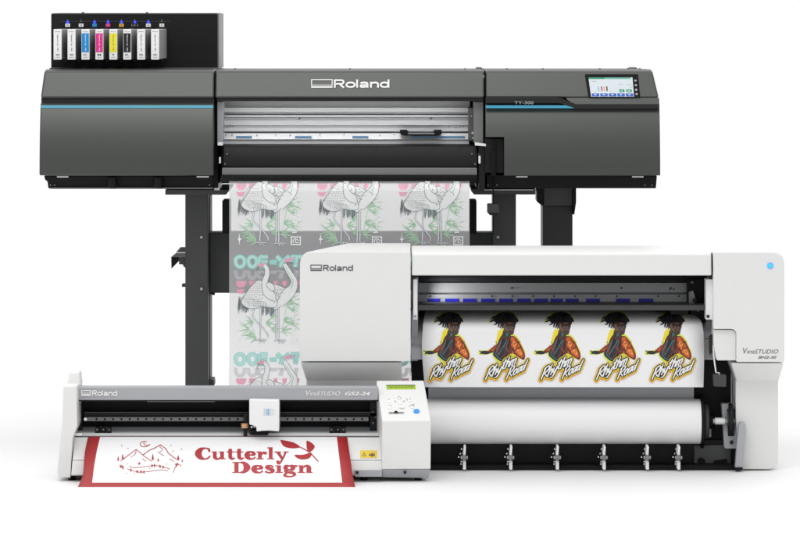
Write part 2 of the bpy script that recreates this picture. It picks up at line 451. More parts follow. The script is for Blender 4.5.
# black dryer front and paper guide
B().profile(223, 477.5, [(144.2, 12.72), (146, 12.66), (156, 12.645), (167.6, 12.645), (167.6, 12.9), (144.2, 12.9)], 12.65).build('front_apron', 'black', T, .003)
B().profile(222, 477, [(167.8, 12.63), (175.4, 12.635), (175.4, 12.9), (167.8, 12.9)], 12.63).build('guide_bar', 'mid', T, .002)
B().profile(221, 477.6, [(175.6, 12.625), (183.4, 12.65), (183.4, 12.9), (175.6, 12.9)], 12.63).build('lower_apron', 'black', T, .002)
# right black module in the cut-out
B().box(485, 504, 138.4, 173, 12.63, 12.9).build('side_module', 'black', T, .002)
B().box(490.8, 495.8, 150, 176, 12.615, 12.63).build('slot', 'blackm', T, .001)
B().box(494.6, 495.6, 139, 150, 12.615, 12.63).build('slot', 'blackm', T)
B().box(478.6, 485, 146, 190, 12.64, 12.9).build('end_plate', 'black', T, .001)
# chassis below the covers
B().prism([(44, 175.8), (213, 175.8), (213, 188.4), (48.2, 188.4), (47.4, 181.5), (45, 180)], 12.70, 13.2).build('under_chassis', 'black', T, .002)
B().prism([(476, 174.5), (657, 175.8), (656, 188.4), (476, 188.4)], 12.70, 13.2).build('under_chassis', 'black', T, .002)
B().box(50, 213, 187.6, 189.0, 12.69, 12.9).build('chassis_edge', 'mid', T)
for x in (50.5, 54.5, 209.5, 480, 488, 497, 645, 652): B().disc(x, 185.2, 12.69, .8, .03, 10).build('bolt', 'mid', T)
for x0, x1 in ((57, 68.5), (196.5, 209), (516, 527.5), (632, 643.5)):
    B().box(x0, x1, 175.8, 177.6, 12.66, 12.72).build('latch', 'steel', T, .001)
for x0 in (107.5, 153.5):
    B().cyl((X(x0 + 4.7, 12.68), 12.68, Z(188, 12.68)), 4.7 * 12.68 / F, (0, 0, 1), 11 * 12.68 / F).build('adjuster', 'black', T, .002)
B().box(214.2, 219.6, 183, 190.6, 12.72, 12.9).build('latch_plate', 'white2', T, .001)
# touch screen set into the sloped right cover
SP = on([(71.4, 12.646), (98, 12.62)])
bez = B()
def slab(b, pts, o0, o1): return b.loft([SP(x, y, o1) for x, y in pts], [SP(x, y, o0) for x, y in pts])
ts = slab(B(), rounded([(584.8, 74.6), (638.0, 74.6), (640.2, 98.0), (588.6, 98.0)], [1, 1, 1, 1]), -.004, .004).build('touch_screen', 'blackm', T, .001)
ar = Art()
def sq(u0, v0, u1, v1, m):
    def q(u, v): return (588.4 + 2.6 * v + u * (632.4 - 588.4 - 1.0 * v), 78.0 + v * 19.2)
    ar.poly([q(u0, v0), q(u1, v0), q(u1, v1), q(u0, v1)], m)
sq(0, 0, 1, 1, 's_bg'); sq(0, 0, 1, .09, 's_teal'); sq(0, .0, .36, .09, 's_green'); sq(.955, 0, 1, .1, 's_bg')
sq(.06, .18, .17, .23, 's_grey')
for u, m in ((.18, 's_lblue'), (.255, 's_red'), (.31, 's_orange'), (.375, 's_dark')): sq(u, .46, u + .03, .7, m)
for u in (.08, .2, .32, .44, .56): sq(u, .73, u + .05, .745, 's_grey')
sq(.67, .62, .79, .77, 's_green'); sq(.83, .62, .96, .77, 's_green')
sq(.71, .67, .75, .72, 's_bg'); sq(.86, .67, .93, .72, 's_bg')
for u in (.66, .86): sq(u, .36, u + .1, .39, 's_grey')
sq(.92, .48, .98, .51, 's_grey')
sq(0, .82, 1, 1, 's_bg')
for k in range(5):
    u = .02 + k * .198; sq(u, .83, u + .175, .99, 's_blue'); sq(u + .06, .87, u + .11, .93, 's_bg')
for v in (.12, .36, .6, .82): sq(1.04, v, 1.085, v + .09, 's_grey')
ar.build('display', lambda x, y, o: SP(x, y, o), ts, .0046)
# ink rack
rk = B().prism([(51, 13.4), (217.4, 13.4), (217.4, 70), (51, 70)], 12.95, 13.28).build('ink_rack', 'black', T, .004)
B().prism([(217.6, 14), (219, 13.8), (219, 69), (217.6, 69)], 12.955, 13.29).build('side_plate', 'mid', rk)
B().box(49.4, 217, 68.0, 70.4, 12.86, 13.2).build('rack_base', 'dark', rk, .002)
for x in (82.5, 146.5): B().disc(x, 13.0, 13.0, .9, .05, 12).build('screw', 'groove', rk)
ar = Art(); ar.rect(60, 21.2, 169.6, 21.55, 'printgrey')
for k in range(8):
    x = 67.6 + 13.45 * k; ar.ribbon([(x, 19.4), (x, 22)], 'lgrey', .35, straight=True)
ar.build('wire_line', flat(12.948), rk)
for k in range(8):
    x = 67.6 + 13.45 * k
    t = B().box(x - 2.3, x + 2.3, 23.7, 27.0, 12.94, 12.95).build('colour_tag', ['ink_w', 'ink_w', 'ink_c', 'ink_m', 'orange_tag', 'ink_k', 'ink_w', 'ink_w'][k], rk)
    ar = Art()
    if k == 5:
        ar.ribbon([(x - 2.6, 23.8), (x - 3, 24.6), (x - 3, 26), (x - 2.6, 26.8)], 'lgrey', .4); ar.ribbon([(x + 2.6, 23.8), (x + 3, 24.6), (x + 3, 26), (x + 2.6, 26.8)], 'lgrey', .4)
    ar.text(['W', 'W', 'C', 'M', 'Y', 'K', 'W', 'W'][k], x - 1, 24.4, x + 1, 26.4, 'lgrey' if k in (2, 3, 5) else 'printgrey')
    ar.build('letter', flat(12.939), t)
    if k not in (1, 7):
        B().disc(x, 22.2, 12.944, 1.35, .006, 16).build('indicator_light', 'led_blue', rk)
# ink cartridges
CI = [('white', 'ink_w', 'Wh', 'white labelled ink cartridge at the left end of the black rack'),
      ('white', 'ink_w', 'Wh', 'white labelled ink cartridge just left of the cyan one'),
      ('cyan', 'ink_c', 'C', 'ink cartridge with a cyan blue label panel, in the black rack'),
      ('magenta', 'ink_m', 'M', 'ink cartridge with a magenta pink label panel, in the black rack'),
      ('yellow', 'ink_y', 'Y', 'ink cartridge with a yellow label panel, in the black rack'),
      ('black', 'ink_k', 'K', 'ink cartridge with a black label panel, in the black rack'),
      ('white', 'ink_w', 'Wh', 'white labelled ink cartridge just right of the black labelled one'),
      ('white', 'ink_w', 'Wh', 'white labelled ink cartridge at the right end of the rack, its grey side exposed')]
for k, (_, mm, code, lab) in enumerate(CI):
    x0 = 53.6 + 13.92 * k; x1 = x0 + 8.0; Yc = 12.72
    c = thing('ink_cartridge', lab, 'ink cartridge', (X(x0 + 4, Yc), Yc + .1, Z(59.6, Yc)), 'ink cartridges in the rack')
    b = B(); fr = [(X(x, Yc), Yc, Z(y, Yc)) for x, y in ((x0, 29.4), (x1, 29.4), (x1, 59.6), (x0, 59.6))]
    Yb = 12.97; wr = 11.6 * 12.97 / F
    xb = X(x0, Yc)
    b.loft(fr, [(xb, Yb, fr[0][2]), (xb + wr, Yb, fr[0][2]), (xb + wr, Yb, fr[2][2]), (xb, Yb, fr[2][2])])
    b.build('body', 'ink_g', c, .002)
    fl = B().box(x0, x1, 29.2, 59.8, Yc - .006, Yc).build('label_plate', 'ink_w', c, .001)
    ar = Art()
    if mm != 'ink_w': ar.rect(x0 + .4, 33.4, x1 - .5, 52.4, mm)
    tcol = 'ink_w' if mm in ('ink_c', 'ink_m', 'ink_k') else 'printgrey'
    st = len(ar.items); ar.text('Pigment Ink  500', 0, 0, 16.5, 1.5, tcol, offset=.01)
    ar.xf(lambda u, v: (x0 + 4.75 - v, 34.6 + u), st)
    ar.text('Roland', x0 + 1.6, 31.2, x1 - 1.6, 32.2, 'printgrey'); ar.text(code, x0 + 2.1, 53.9, x1 - 2.2, 55.8, 'printgrey', offset=.02)
    ar.rect(x0 + 2, 57.2, x1 - 2, 57.45, 'printgrey')
    ar.build('print', flat(Yc - .006), fl)
    B().box(x0 + 10, x0 + 13.4, 60.8, 61.2, 12.948, 12.95).build('code_mark', 'mid', rk)
# stand
B().box(185.2, 208.2, 190.4, FLOORPY(12.76) - 4, 12.76, 12.98).build('leg', 'dark', T, .003)
B().box(208.2, 210.2, 196, 440, 12.84, 12.98).build('leg_shadow_strip', 'black', T)  # black strip painted in as the shadow along the leg's right edge
B().box(493.2, 516.0, 190.4, FLOORPY(12.76) - 4, 12.76, 12.98).build('leg', 'dark', T, .003)
B().prism([(165.2, 189.6), (228.6, 189.6), (228.6, 190.8), (226, 194.8), (165.2, 194.8)], 12.72, 13.1).build('top_plate', 'dark', T, .002)
B().prism([(471, 188.8), (535.4, 188.8), (535.4, 194.6), (474, 194.6), (471, 191)], 12.72, 13.1).build('top_plate', 'dark', T, .002)
B().box(484, 533.6, 189.6, 190.3, 12.71, 12.72).build('plate_edge', 'white2', T)
B().box(208.2, 493.2, 232.6, 293, 12.86, 12.96).build('crossbar', 'dark', T, .003)
for px in (186, 494):
    B().box(px, px + 23, FLOORPY(12.5) - 8, FLOORPY(12.5) - 3, 12.5, 13.35).build('foot_bar', 'dark', T, .006)
    for yy in (12.53, 13.3): B().cyl((X(px + 8, 12.5), yy, .001), .022, (0, 0, 1), .02).build('foot_pad', 'blackm', T)
for px, py in ((201.4, 237.4), (201.4, 289), (498, 237.4), (498, 289)): B().disc(px, py, 12.75, 1.5, .012, 14).build('bolt', 'lgrey', T, .001)
B().prism([(208, 293), (214.6, 293), (214.6, 295), (213, 295.2), (212, 294.4), (208, 294.4)], 12.87, 12.9).build('bracket', 'black', T)
B().prism([(208.4, 379.5), (213.6, 379.5), (214.2, 386), (208.4, 389)], 12.80, 12.9).build('bracket', 'dark', T, .002)
B().box(222.2, 229.6, 200.4, 233.2, 12.78, 12.9).build('roll_bracket', 'blackm', T, .003)
B().box(469.6, 476.6, 200.4, 233.2, 12.78, 12.9).build('roll_bracket', 'blackm', T, .003)
for px in (183,): B().box(px - 1.2, px + 2.4, 284, 287, 12.82, 12.86).build('knob', 'dark', T, .002)
# hook tray on the left leg
b = B(); b.prism([(180.4, 247.2), (185.4, 247.2), (185.4, 252.4), (176, 252.4)], 12.80, 12.81).build('tray_back', 'dark2', T)
B().prism([(176, 253), (185.4, 253), (185.4, 257), (171.2, 257)], 12.72, 12.73).build('tray_top', 'dark2', T)
B().prism([(171.2, 257.2), (178.6, 257.2), (178.6, 261.4), (171.4, 268.8)], 12.73, 12.75).build('tray_side', 'blackm', T)
B().prism([(178.8, 257.2), (185.4, 257.2), (185.4, 268), (183, 266), (183, 264.6), (179, 264.4)], 12.78, 12.82).build('tray_bracket', 'dark', T, .001)
# rear support on the right
B().prism([(542.8, 206.2), (572.6, 206.2), (572.6, 440), (542.8, 440)], 12.9, 13.1).build('rear_leg', 'dark', T, .002)
B().box(543.6, 572.6, 183.5, 206.0, 12.88, 13.1).build('rear_post', 'mid' if 0 else 'dark2', T, .002)
B().prism([(536.8, 184), (543.4, 184), (543.4, 206), (541, 205.2), (536.8, 201.5)], 12.87, 13.0).build('post_bracket', 'black', T, .001)
B().prism([(572.8, 184), (576.2, 184), (576.2, 202), (574.4, 214.6), (572.8, 214.6)], 12.87, 13.0).build('post_bracket', 'black', T, .001)
# hanging cable with its weight
B().tube([(X(493.4, 12.68), 12.68, Z(y, 12.68)) for y in (150, 175, 200, 214, 235)], .0022).build('cable', 'blackm', T)
w = B().box(487.4, 499, 204.2, 213.6, 12.66, 12.72).build('cable_weight', 'dark', T, .003)
B().prism([(488.6, 213.8), (497.8, 213.8), (496.8, 215.2), (489.6, 215.2)], 12.665, 12.71).build('cap', 'groove', w)

# ---------------------------------------------------------------- hanging printed film
FP = [(180, 12.66), (184, 12.60), (190, 12.585), (240, 12.58), (330, 12.575), (400, 12.56), (449, 12.52)]
fo = sheet('printed_film', 'film', None, [(181, 229.2, 469.6), (350, 229.2, 469.6), (380, 228.8, 470.4), (448, 227.6, 472)], FP, 0, 130, 12)
tag(fo, 'translucent film printed with white cranes, hanging from the dark printer', 'printed film')
def crane_art():
    a = Art()
    def U(pts, k=7.4): return [(p[0] / k, p[1] / k) + tuple(q / k for q in p[2:]) for p in pts]
    def rb(pts, m, w=None, **k): a.ribbon(U([(p[0], p[1], p[2] if len(p) > 2 else w) for p in pts]), m, **k)
    def bl(pts, m): a.blob(U(pts), m)
    # mirrored block lettering in three receding rows
    def letters(y0, y1, m, w, clip=1.0, inner=None):
        h = y1 - y0
        def zero(x0, x1, rows=1.0):
            c = 20
            pts = [(x0 + c, y0), (x1 - c, y0), (x1, y0 + c * .9), (x1, y1 - c), (x1 - c, y1), (x0 + c, y1), (x0 + 5, y1 - c), (x0, y0 + c)]
            rb(pts, m, w, closed=True, n=2)
            if inner: rb(pts, inner, w * .35, closed=True, n=2)
        zero(78, 142); zero(172, 232)
        for p in ([(255, y0), (318, y0)], [(265, y0 + h / 2), (316, y0 + h / 2)], [(250, y1), (316, y1)], [(258, y0), (250, y0 + h / 2), (250, y1)]):
            rb(p, m, w, straight=True)
            if inner: rb(p, inner, w * .35, straight=True)
        rb([(330, y0 + h * .55), (385, y0 + h * .55)], m, w * 1.1, straight=True)
        for p in ([(382, y0 - 6), (428, y0 + h * .55)], [(478, y0 - 6), (420, y0 + h * .6), (410, y1 + 4)], [(486, y0), (590, y0)], [(530, y0), (520, y1 + 4)]):
            rb(p, m, w * 1.15, straight=True)
            if inner: rb(p, inner, w * .4, straight=True)
    letters(66, 138, 'f_teal', 32, inner='f_teal2')
    st = len(a.items); letters(124, 222, 'f_grey', 28)
    for i in range(st, len(a.items)):
        vs, fs, m_, l_ = a.items[i]; a.items[i] = ([(x, max(y, 166 / 7.4)) for x, y in vs], [f for f in fs if any(vs[k][1] > 166 / 7.4 for k in f)], m_, l_)
    for x0, x1 in ((82, 160), (178, 236), (360, 390), (425, 460), (520, 552)):
        a.poly(U([(x0, 244), (x1, 244), (x1 - 4, 270), (x1 - 22, 290), (x0 + 18, 290), (x0, 272)]), 'f_pink')
        if x0 < 200: a.rect(x0 / 7.4 + 2.6, 244 / 7.4, x1 / 7.4 - 2.6, 264 / 7.4, 'film')
    for x0, x1 in ((82, 150), (178, 236)): a.poly(U([(x0, 306), (x1, 306), (x1 - 20, 338), (x0 + 16, 338)]), 'f_pink')
    # bamboo
    def leaf(x, y, ang, ln, w=16, m='f_leaf'):
        c, s = math.cos(math.radians(ang)), math.sin(math.radians(ang))
        P = [(0, 0), (ln * .3, -w / 2), (ln * .65, -w * .35), (ln, 0), (ln * .6, w * .3), (ln * .25, w / 2)]
        a.poly(U([(x + px * c - py * s, y + px * s + py * c) for px, py in P]), m)
    y1 = 202   # vertical shift between the two detail views
    rnd = random.Random(3)
    for x, y in ((215, 350), (235, 460), (215, 430), (470, 190), (490, 250), (430, 330), (420, 410), (330, 300), (300, 350), (180, 395), (450, 220), (340, 400), (475, 340)):
        y += y1
        s = 180 if x < 260 else 0
        for d in (-38, -10, 18, 40): leaf(x, y, s + d + rnd.uniform(-7, 7), rnd.uniform(60, 115), rnd.uniform(9, 15), rnd.choice(['f_leaf', 'f_leaf', 'f_leaf2']))
    for p in ([(180, 300 + y1), (230, 470 + y1)], [(420, 420 + y1), (470, 160 + y1)]): rb(p, 'f_leaf2', 6, straight=True)
    def outline(pts, wd=4.2): rb([(q_.x, q_.y) for q_ in catmull([(x, y) for x, y in pts], 5, True)], 'f_line', wd, closed=True, straight=True)
    def edges(path, wd=4.2):
        P_ = catmull(path, 6)
        for sg in (-1, 1):
            e_ = []
            for i_, q_ in enumerate(P_):
                a_, b_ = P_[max(i_ - 1, 0)], P_[min(i_ + 1, len(P_) - 1)]
                d_ = Vector((b_.x - a_.x, b_.y - a_.y)).normalized()
                e_.append((q_.x - sg * d_.y * q_.z / 2, q_.y + sg * d_.x * q_.z / 2))
            rb(e_, 'f_line', wd, straight=True)
    # legs
    def leg(pts, w=13):
        rb(pts, 'f_white', w - 4); edges([(x, y, w - 4) for x, y in pts], 3)
    leg([(218, 240 + y1), (206, 290 + y1), (215, 320 + y1), (285, 395 + y1), (318, 440 + y1), (318, 462 + y1)])
    leg([(264, 235 + y1), (262, 350 + y1), (258, 470 + y1)])
    leg([(378, 245 + y1), (380, 350 + y1), (376, 472 + y1)]); leg([(396, 245 + y1), (398, 350 + y1), (398, 476 + y1)])
    for fx, fy in ((250, 478), (392, 482)):
        fy += y1
        for dx, dy in ((-28, 6), (44, 22), (60, 4), (14, 24)): leg([(fx, fy), (fx + dx * .5, fy + dy * .4 - 4), (fx + dx, fy + dy)], 11)
    # tail plumes
    for k in range(80):
        x = 100 + rnd.random() * 105; y = 350 + (x - 90) * .28 + rnd.random() * 40 - (x - 100) * .3
        ln = 50 + rnd.random() * 45; dx = -14 + rnd.random() * 18
        rb([(x, y), (x + dx * .4, y + ln * .5), (x + dx, y + ln)], 'f_lines' if k > 30 else 'f_line', 3 + rnd.random() * 2.5)
    for k in range(50):
        x = 275 + rnd.random() * 95; y = 405 + rnd.random() * 35
        rb([(x, y), (x - 4, y + 28), (x - 10 + rnd.random() * 14, y + 62)], 'f_lines' if k > 25 else 'f_line', 3.4)
    # bodies
    bodyA = [(300, 255), (245, 240), (190, 285), (150, 345), (120, 400), (160, 440), (225, 448), (270, 430), (330, 440), (385, 430), (375, 360), (330, 280)]
    bodyB = [(350, 270), (400, 278), (450, 300), (490, 320), (460, 380), (420, 420), (375, 455), (340, 420), (335, 330)]
    def grow(pts, g):
        cx = sum(p[0] for p in pts) / len(pts); cy = sum(p[1] for p in pts) / len(pts)
        return [(cx + (x - cx) * g, cy + (y - cy) * g) for x, y in pts]
    bl(bodyB, 'f_white'); outline(bodyB)
    neckB = [(440, 118, 26), (452, 140, 34), (485, 195, 40), (512, 245, 46), (500, 300, 66), (455, 350, 86), (405, 420, 50)]
    rb(neckB, 'f_white'); edges(neckB)
    rb([(x - w * .18, y, w * .14) for x, y, w in neckB[1:5]], 'f_leaf2')
    bl(bodyA, 'f_white'); outline(bodyA)
    neckA = [(262, 132, 22), (282, 122, 28), (308, 150, 32), (312, 195, 36), (296, 250, 44), (312, 320, 66), (350, 360, 60), (366, 376, 30)]
    # feather scales
    for row in range(13):
        for k in range(17):
            x = 160 + k * 12 + (row % 2) * 6 - row * 4 + rnd.uniform(-2, 2); y = 258 + row * 13.5 + rnd.uniform(-2, 2)
            if (x - 232) ** 2 / 100 ** 2 + (y - 342) ** 2 / 90 ** 2 > 1 or x > 300 - row * 2: continue
            rb([(x - 4, y - 2), (x - 2.5, y + 4), (x + 3, y + 3)], 'f_lines', 2.0, n=2)
    for k in range(60):
        x = 352 + rnd.random() * 98; y = 286 + rnd.random() * 125
        if x - 350 > (430 - y) * .9: continue
        rb([(x - 4, y - 2), (x - 2, y + 4), (x + 4, y + 2)], 'f_lines', 2.0, n=2)
    for k in range(9):
        x = 200 + k * 12
        rb([(x, 372 + k * 3), (x + 14, 400 + k * 2), (x + 10, 445)], 'f_line', 2.2)
    rb(neckA, 'f_white'); edges(neckA)
    wing = [(303, 269), (330, 253), (362, 276), (368, 307), (340, 314)]; bl(wing, 'f_white'); outline(wing)
    # heads
    bl([(236, 138), (250, 122), (285, 114), (292, 128), (262, 140)], 'f_pink'); rb([(250, 136, 14), (238, 160, 6), (234, 176, 2)], 'f_line')
    bl([(436, 98), (455, 78), (500, 74), (510, 90), (470, 104)], 'f_pink'); rb([(480, 92, 16), (520, 104, 8), (545, 112, 3)], 'f_teal')
    # seal, star, small upright lettering
    for x0, yy0, x1, yy1 in ((487, 432, 562, 440), (487, 488, 562, 497), (487, 440, 496, 488), (553, 440, 562, 488)):
        a.poly(U([(x0, yy0 + y1), (x1, yy0 + y1), (x1, yy1 + y1), (x0, yy1 + y1)]), 'f_white')
    rb([(504, 480 + y1), (508, 455 + y1), (525, 450 + y1), (522, 475 + y1), (545, 480 + y1)], 'f_white', 7); rb([(530, 450 + y1), (546, 466 + y1)], 'f_white', 7)
    a.poly(U([(x, y + y1) for x, y in ((107, 405), (112, 446), (124, 453), (112, 460), (107, 498), (102, 460), (91, 453), (102, 446))]), 'f_white')
    for yy in (170, 182, 285, 300, 312, 330, 392, 404):
        rb([(506 - (yy % 3) * 5, yy + y1), (534, yy + y1 + (yy % 4) * 3 - 4)], 'f_white', 8, straight=True)
    rb([(505, 270 + y1), (548, 276 + y1), (545, 318 + y1), (500, 325 + y1), (515, 296 + y1)], 'f_white', 8)
    rb([(520, 140 + y1), (520, 405 + y1)], 'f_white', 3, straight=True)
    return a
proto = None
for r in range(3):
    for c in range(3):
        ox, oy = 225 + 81.2 * c, 248 - 97.3 + 97.3 * r
        a = crane_art()
        # rows cut by the roller above are clipped at the film edge
        for i, (vs, fs, m, l) in enumerate(a.items):
            a.items[i] = ([(min(x + ox, 469.2), max(y + oy, 182.5)) for x, y in vs], [f for f in fs if any(vs[q][1] + oy > 182.5 for q in f) and all(vs[q][1] + oy < 447 for q in f)], m, l)
        a.build('crane_print', on(FP), fo, .0002, 4)
# ================================================================== WHITE DESKTOP PRINTER
N_ = thing('desktop_printer', 'white wide desktop printer with a glowing blue power button at its upper right', 'printer', (X(545, 12.2), 12.2, 0))
YB = 11.95
YK = 12.40
def zt(py): return Z(py, YB)
# end covers: front outline with the back pulled in (chamfered shoulder)
def end_cover(front, back):
    b = B()
    n = len(front)
    va = [b.bm.verts.new((X(x, YB), YB, Z(y, YB))) for x, y in front]
    vm = [b.bm.verts.new((X(x, YB), YB + .06, Z(y, YB))) for x, y in front]
    vb = [b.bm.verts.new((X(x, YK), YK, Z(y, YK))) for x, y in back]
    b.bm.faces.new(va); b.bm.faces.new(vb[::-1])
    for p, q in ((va, vm), (vm, vb)):
        for i in range(n):
            j = (i + 1) % n; b.bm.faces.new((p[j], p[i], q[i], q[j]))
    return b
fl = rounded([(300, 252.4), (410.4, 252.4), (410.4, 361.2), (299.6, 361.2)], [13, 1.2, 1.5, 1.5], 7)
bl = [(x if x > 360 else 346 + (x - 300) * .22, y if y > 300 else 243.2 + (y - 252.4) * .5) for x, y in fl]
end_l = end_cover(fl, bl).build('left_cover', 'white', N_, .004, 3)
fr = rounded([(713.4, 252.4), (784.6, 252.4), (784.6, 362.0), (736.4, 362.0), (736.4, 329), (713.4, 329)], [1.2, 13, 1.5, 1.5, 6, 1], 7)
br = [(x if x < 725 else 716 + (x - 725) * .46 + (9 if x < 740 else 0), y if y > 300 else 243.2 + (y - 252.4) * .5) for x, y in fr]
end_r = end_cover(fr, br).build('right_cover', 'white', N_, .004, 3)
ar = Art(); wordmark(ar, 310.4, 321.8, 353, 264.8, 271.0, 'lettering_grey'); ar.build('lettering', flat(YB), end_l)
ar = Art()
ar.text('V', 743, 347.9, 747.6, 353.6, 'lettering_grey', shear=.25); ar.text('ersa', 747.2, 350.6, 754.4, 353.6, 'lettering_grey', shear=.25); ar.text('STUDIO', 754.6, 349.4, 778.4, 353.6, 'lettering_grey', shear=.3)
ar.build('lettering', flat(YB), end_r)
ar = Art(); ar.text('BN2-30', 758.2, 356.0, 776.4, 358.6, 'lettering_grey', shear=.3, offset=.02)
ar.build('model_lettering', flat(YB), end_r)
pr = B().disc(770.3, 265.7, YB - .003, 3.1, .004, 24).build('power_ring', 'power_ring', end_r, .0006)
B().disc(770.3, 265.7, YB - .006, 2.0, .004, 20).build('power_button', 'power', end_r, .001)
# lower right inner panel and columns
B().prism(rounded([(713.6, 329.8), (736.0, 329.8), (736.0, 360.4), (717, 360.4), (713.6, 345)], [0, 5, 0, 1, 2]), 11.962, 12.3).build('inner_panel', 'white', N_, .002)
# chamfer under the covers then the column
def column(outer_top, outer_bot, inner, ybot, r, flip):
    col = [(inner, 366), (outer_bot, 366), (outer_bot, ybot), (inner, ybot)]
    rad = [0, 0, r, 1] 
    b = B().prism(rounded(col, rad, 7), 12.03, 12.38)
    return b
B().loft([(X(731, 11.965), 11.965, Z(363, 11.965)), (X(784, 11.965), 11.965, Z(363, 11.965)), (X(784, 11.965), 12.38, Z(363, 11.965)), (X(731, 11.965), 12.38, Z(363, 11.965))],
         [(X(736, 12.032), 12.032, Z(381, 12.032)), (X(778.8, 12.032), 12.032, Z(381, 12.032)), (X(778.8, 12.032), 12.38, Z(381, 12.032)), (X(736, 12.032), 12.38, Z(381, 12.032))]).build('shoulder', 'white', N_, .004)
B().prism(rounded([(735.6, 366), (778.4, 366), (778.4, 469.2), (740.6, 469.2), (735.6, 420)], [0, 0, 11, 1, 1], 8), 12.036, 12.38).build('column', 'white', N_, .004, 3)
B().loft([(X(300.4, 11.965), 11.965, Z(362.4, 11.965)), (X(402, 11.965), 11.965, Z(362.4, 11.965)), (X(402, 11.965), 12.36, Z(362.4, 11.965)), (X(300.4, 11.965), 12.36, Z(362.4, 11.965))],
         [(X(306, 12.032), 12.032, Z(380, 12.032)), (X(402, 12.032), 12.032, Z(380, 12.032)), (X(402, 12.032), 12.36, Z(380, 12.032)), (X(306, 12.032), 12.36, Z(380, 12.032))]).build('shoulder', 'white', N_, .004)
B().prism(rounded([(306.4, 366), (401.6, 366), (401.6, 469.2), (306.4, 469.2)], [0, 0, 1, 11], 8), 12.036, 12.36).build('column', 'white', N_, .004, 3)
for px in (330, 765):
    B().cyl((X(px, 12.1), 12.12, .0), .018, (0, 0, 1), .016).build('foot', 'blackm', N_, .002)
# front cover and top
B().profile(411.8, 711.4, [(275.4, 11.955), (254.2, 11.962), (252.6, 11.972), (245.6, 12.34), (275, 12.34), (275.4, 12.0)], 11.96).build('front_cover', 'white', N_, .004, 3)
B().prism([(411.4, 254), (413.2, 254), (413.2, 279), (411.4, 279)], 11.99, 12.05).build('cover_gap', 'groove', N_)
B().prism([(710.6, 254), (713.2, 254), (713.2, 284), (710.6, 284)], 11.99, 12.05).build('cover_gap', 'groove', N_)
# stays either side of the opening
for x0, x1, xs in ((413.2, 417.4, 415.2), (706.0, 713.2, 708.0)):
    st = B().box(x0, x1, 279.4, 319.6, 11.985, 12.05).build('stay', 'white2', N_, .001)
    B().disc(xs, 316.4, 11.981, 1.6, .006, 16).build('screw', 'lgrey' if x0 < 500 else 'groove', st)
B().box(411.2, 418.2, 275, 361, 12.06, 12.3).build('cheek', 'lgrey', N_, .002)
# opening: rails
B().box(411, 715, 262, 372, 12.30, 12.34).build('back_panel', 'mid', N_)
B().profile(412, 706, [(275.6, 12.03), (282.2, 12.16), (282.2, 12.3), (275.6, 12.3)], 12.1).build('upper_guide', 'blackm', N_, .001)
rl = B().profile(418.2, 687.6, [(282.8, 12.16), (292.6, 12.155), (293.2, 12.17), (293.9, 12.17), (294.4, 12.15), (303.2, 12.15), (303.8, 12.17), (304.6, 12.17), (305, 12.155), (308.6, 12.155), (308.6, 12.29), (282.8, 12.29)], 12.15).build('carriage_rail', 'alu2', N_, .0005)
for px in (512, 621.5, 671): B().disc(px, 288, 12.152, .9, .006, 12).build('screw', 'groove', rl)
for px in (670, 674): B().disc(px, 289.2, 12.152, .7, .006, 10).build('screw', 'groove', rl)
for px in (430, 492, 512.4, 533, 554, 575, 595.6, 617, 658, 679): B().disc(px, 296.2, 12.147, .85, .006, 12).build('screw', 'groove', rl)
for x0, x1 in ((427.6, 440), (445, 458.6), (462.8, 476.4), (480.8, 494.8), (499, 513), (517, 531), (534, 548), (550.4, 563), (565.4, 578.8), (586, 600), (616, 630), (638.6, 653.4)):
    B().box(x0, x1, 298.6, 302.0, 12.1485, 12.152).build('marker_strip', 'blueseg', rl)
B().box(412, 706, 305, 310.4, 12.02, 12.3).build('lower_guide', 'dark', N_, .002)  # brought forward as an overhang to shade the top of the sheet
# right end of the carriage track
B().box(687.8, 706, 276, 322, 12.10, 12.3).build('track_end', 'blackm', N_, .002)
B().prism([(689, 292), (693, 290.4), (695, 296), (695, 306), (692, 307), (689, 307)], 12.085, 12.1).build('track_plate', 'mid', N_, .0005)
for px, py, r in ((692.2, 282.4, 1.3), (694.8, 300.4, 2.2), (698, 310, 1.6)): B().disc(px, py, 12.08, r, .02, 16).build('wheel', 'dark2' if r < 2 else 'groove', N_)
B().box(657, 670, 304, 312, 12.12, 12.16).build('carriage', 'blackm', N_, .002)
B().box(670, 692, 307, 317, 12.10, 12.16).build('carriage', 'black', N_, .003)
# platen with curved front
B().profile(411, 714, [(312, 12.29), (316.2, 12.19), (320, 12.13), (325, 12.095), (334, 12.064), (346, 12.042), (359.6, 12.042), (359.6, 12.30), (318, 12.30)], 12.08).build('platen', 'lgrey', N_, .001)
B().box(412, 424, 344, 346, 12.036, 12.06).build('platen_line', 'mid', N_)
B().box(703, 714, 336.5, 338, 12.036, 12.06).build('platen_line', 'mid', N_)
B().box(703.6, 714, 338.4, 358, 12.038, 12.06).build('platen_end', 'mid', N_, .002)
B().box(411.6, 731, 359.8, 470, 12.13, 12.2).build('inner_panel', 'blackm', N_)
B().box(428.4, 694, 386.0, 399.8, 12.105, 12.14).build('lower_platen', 'lgrey', N_, .001)
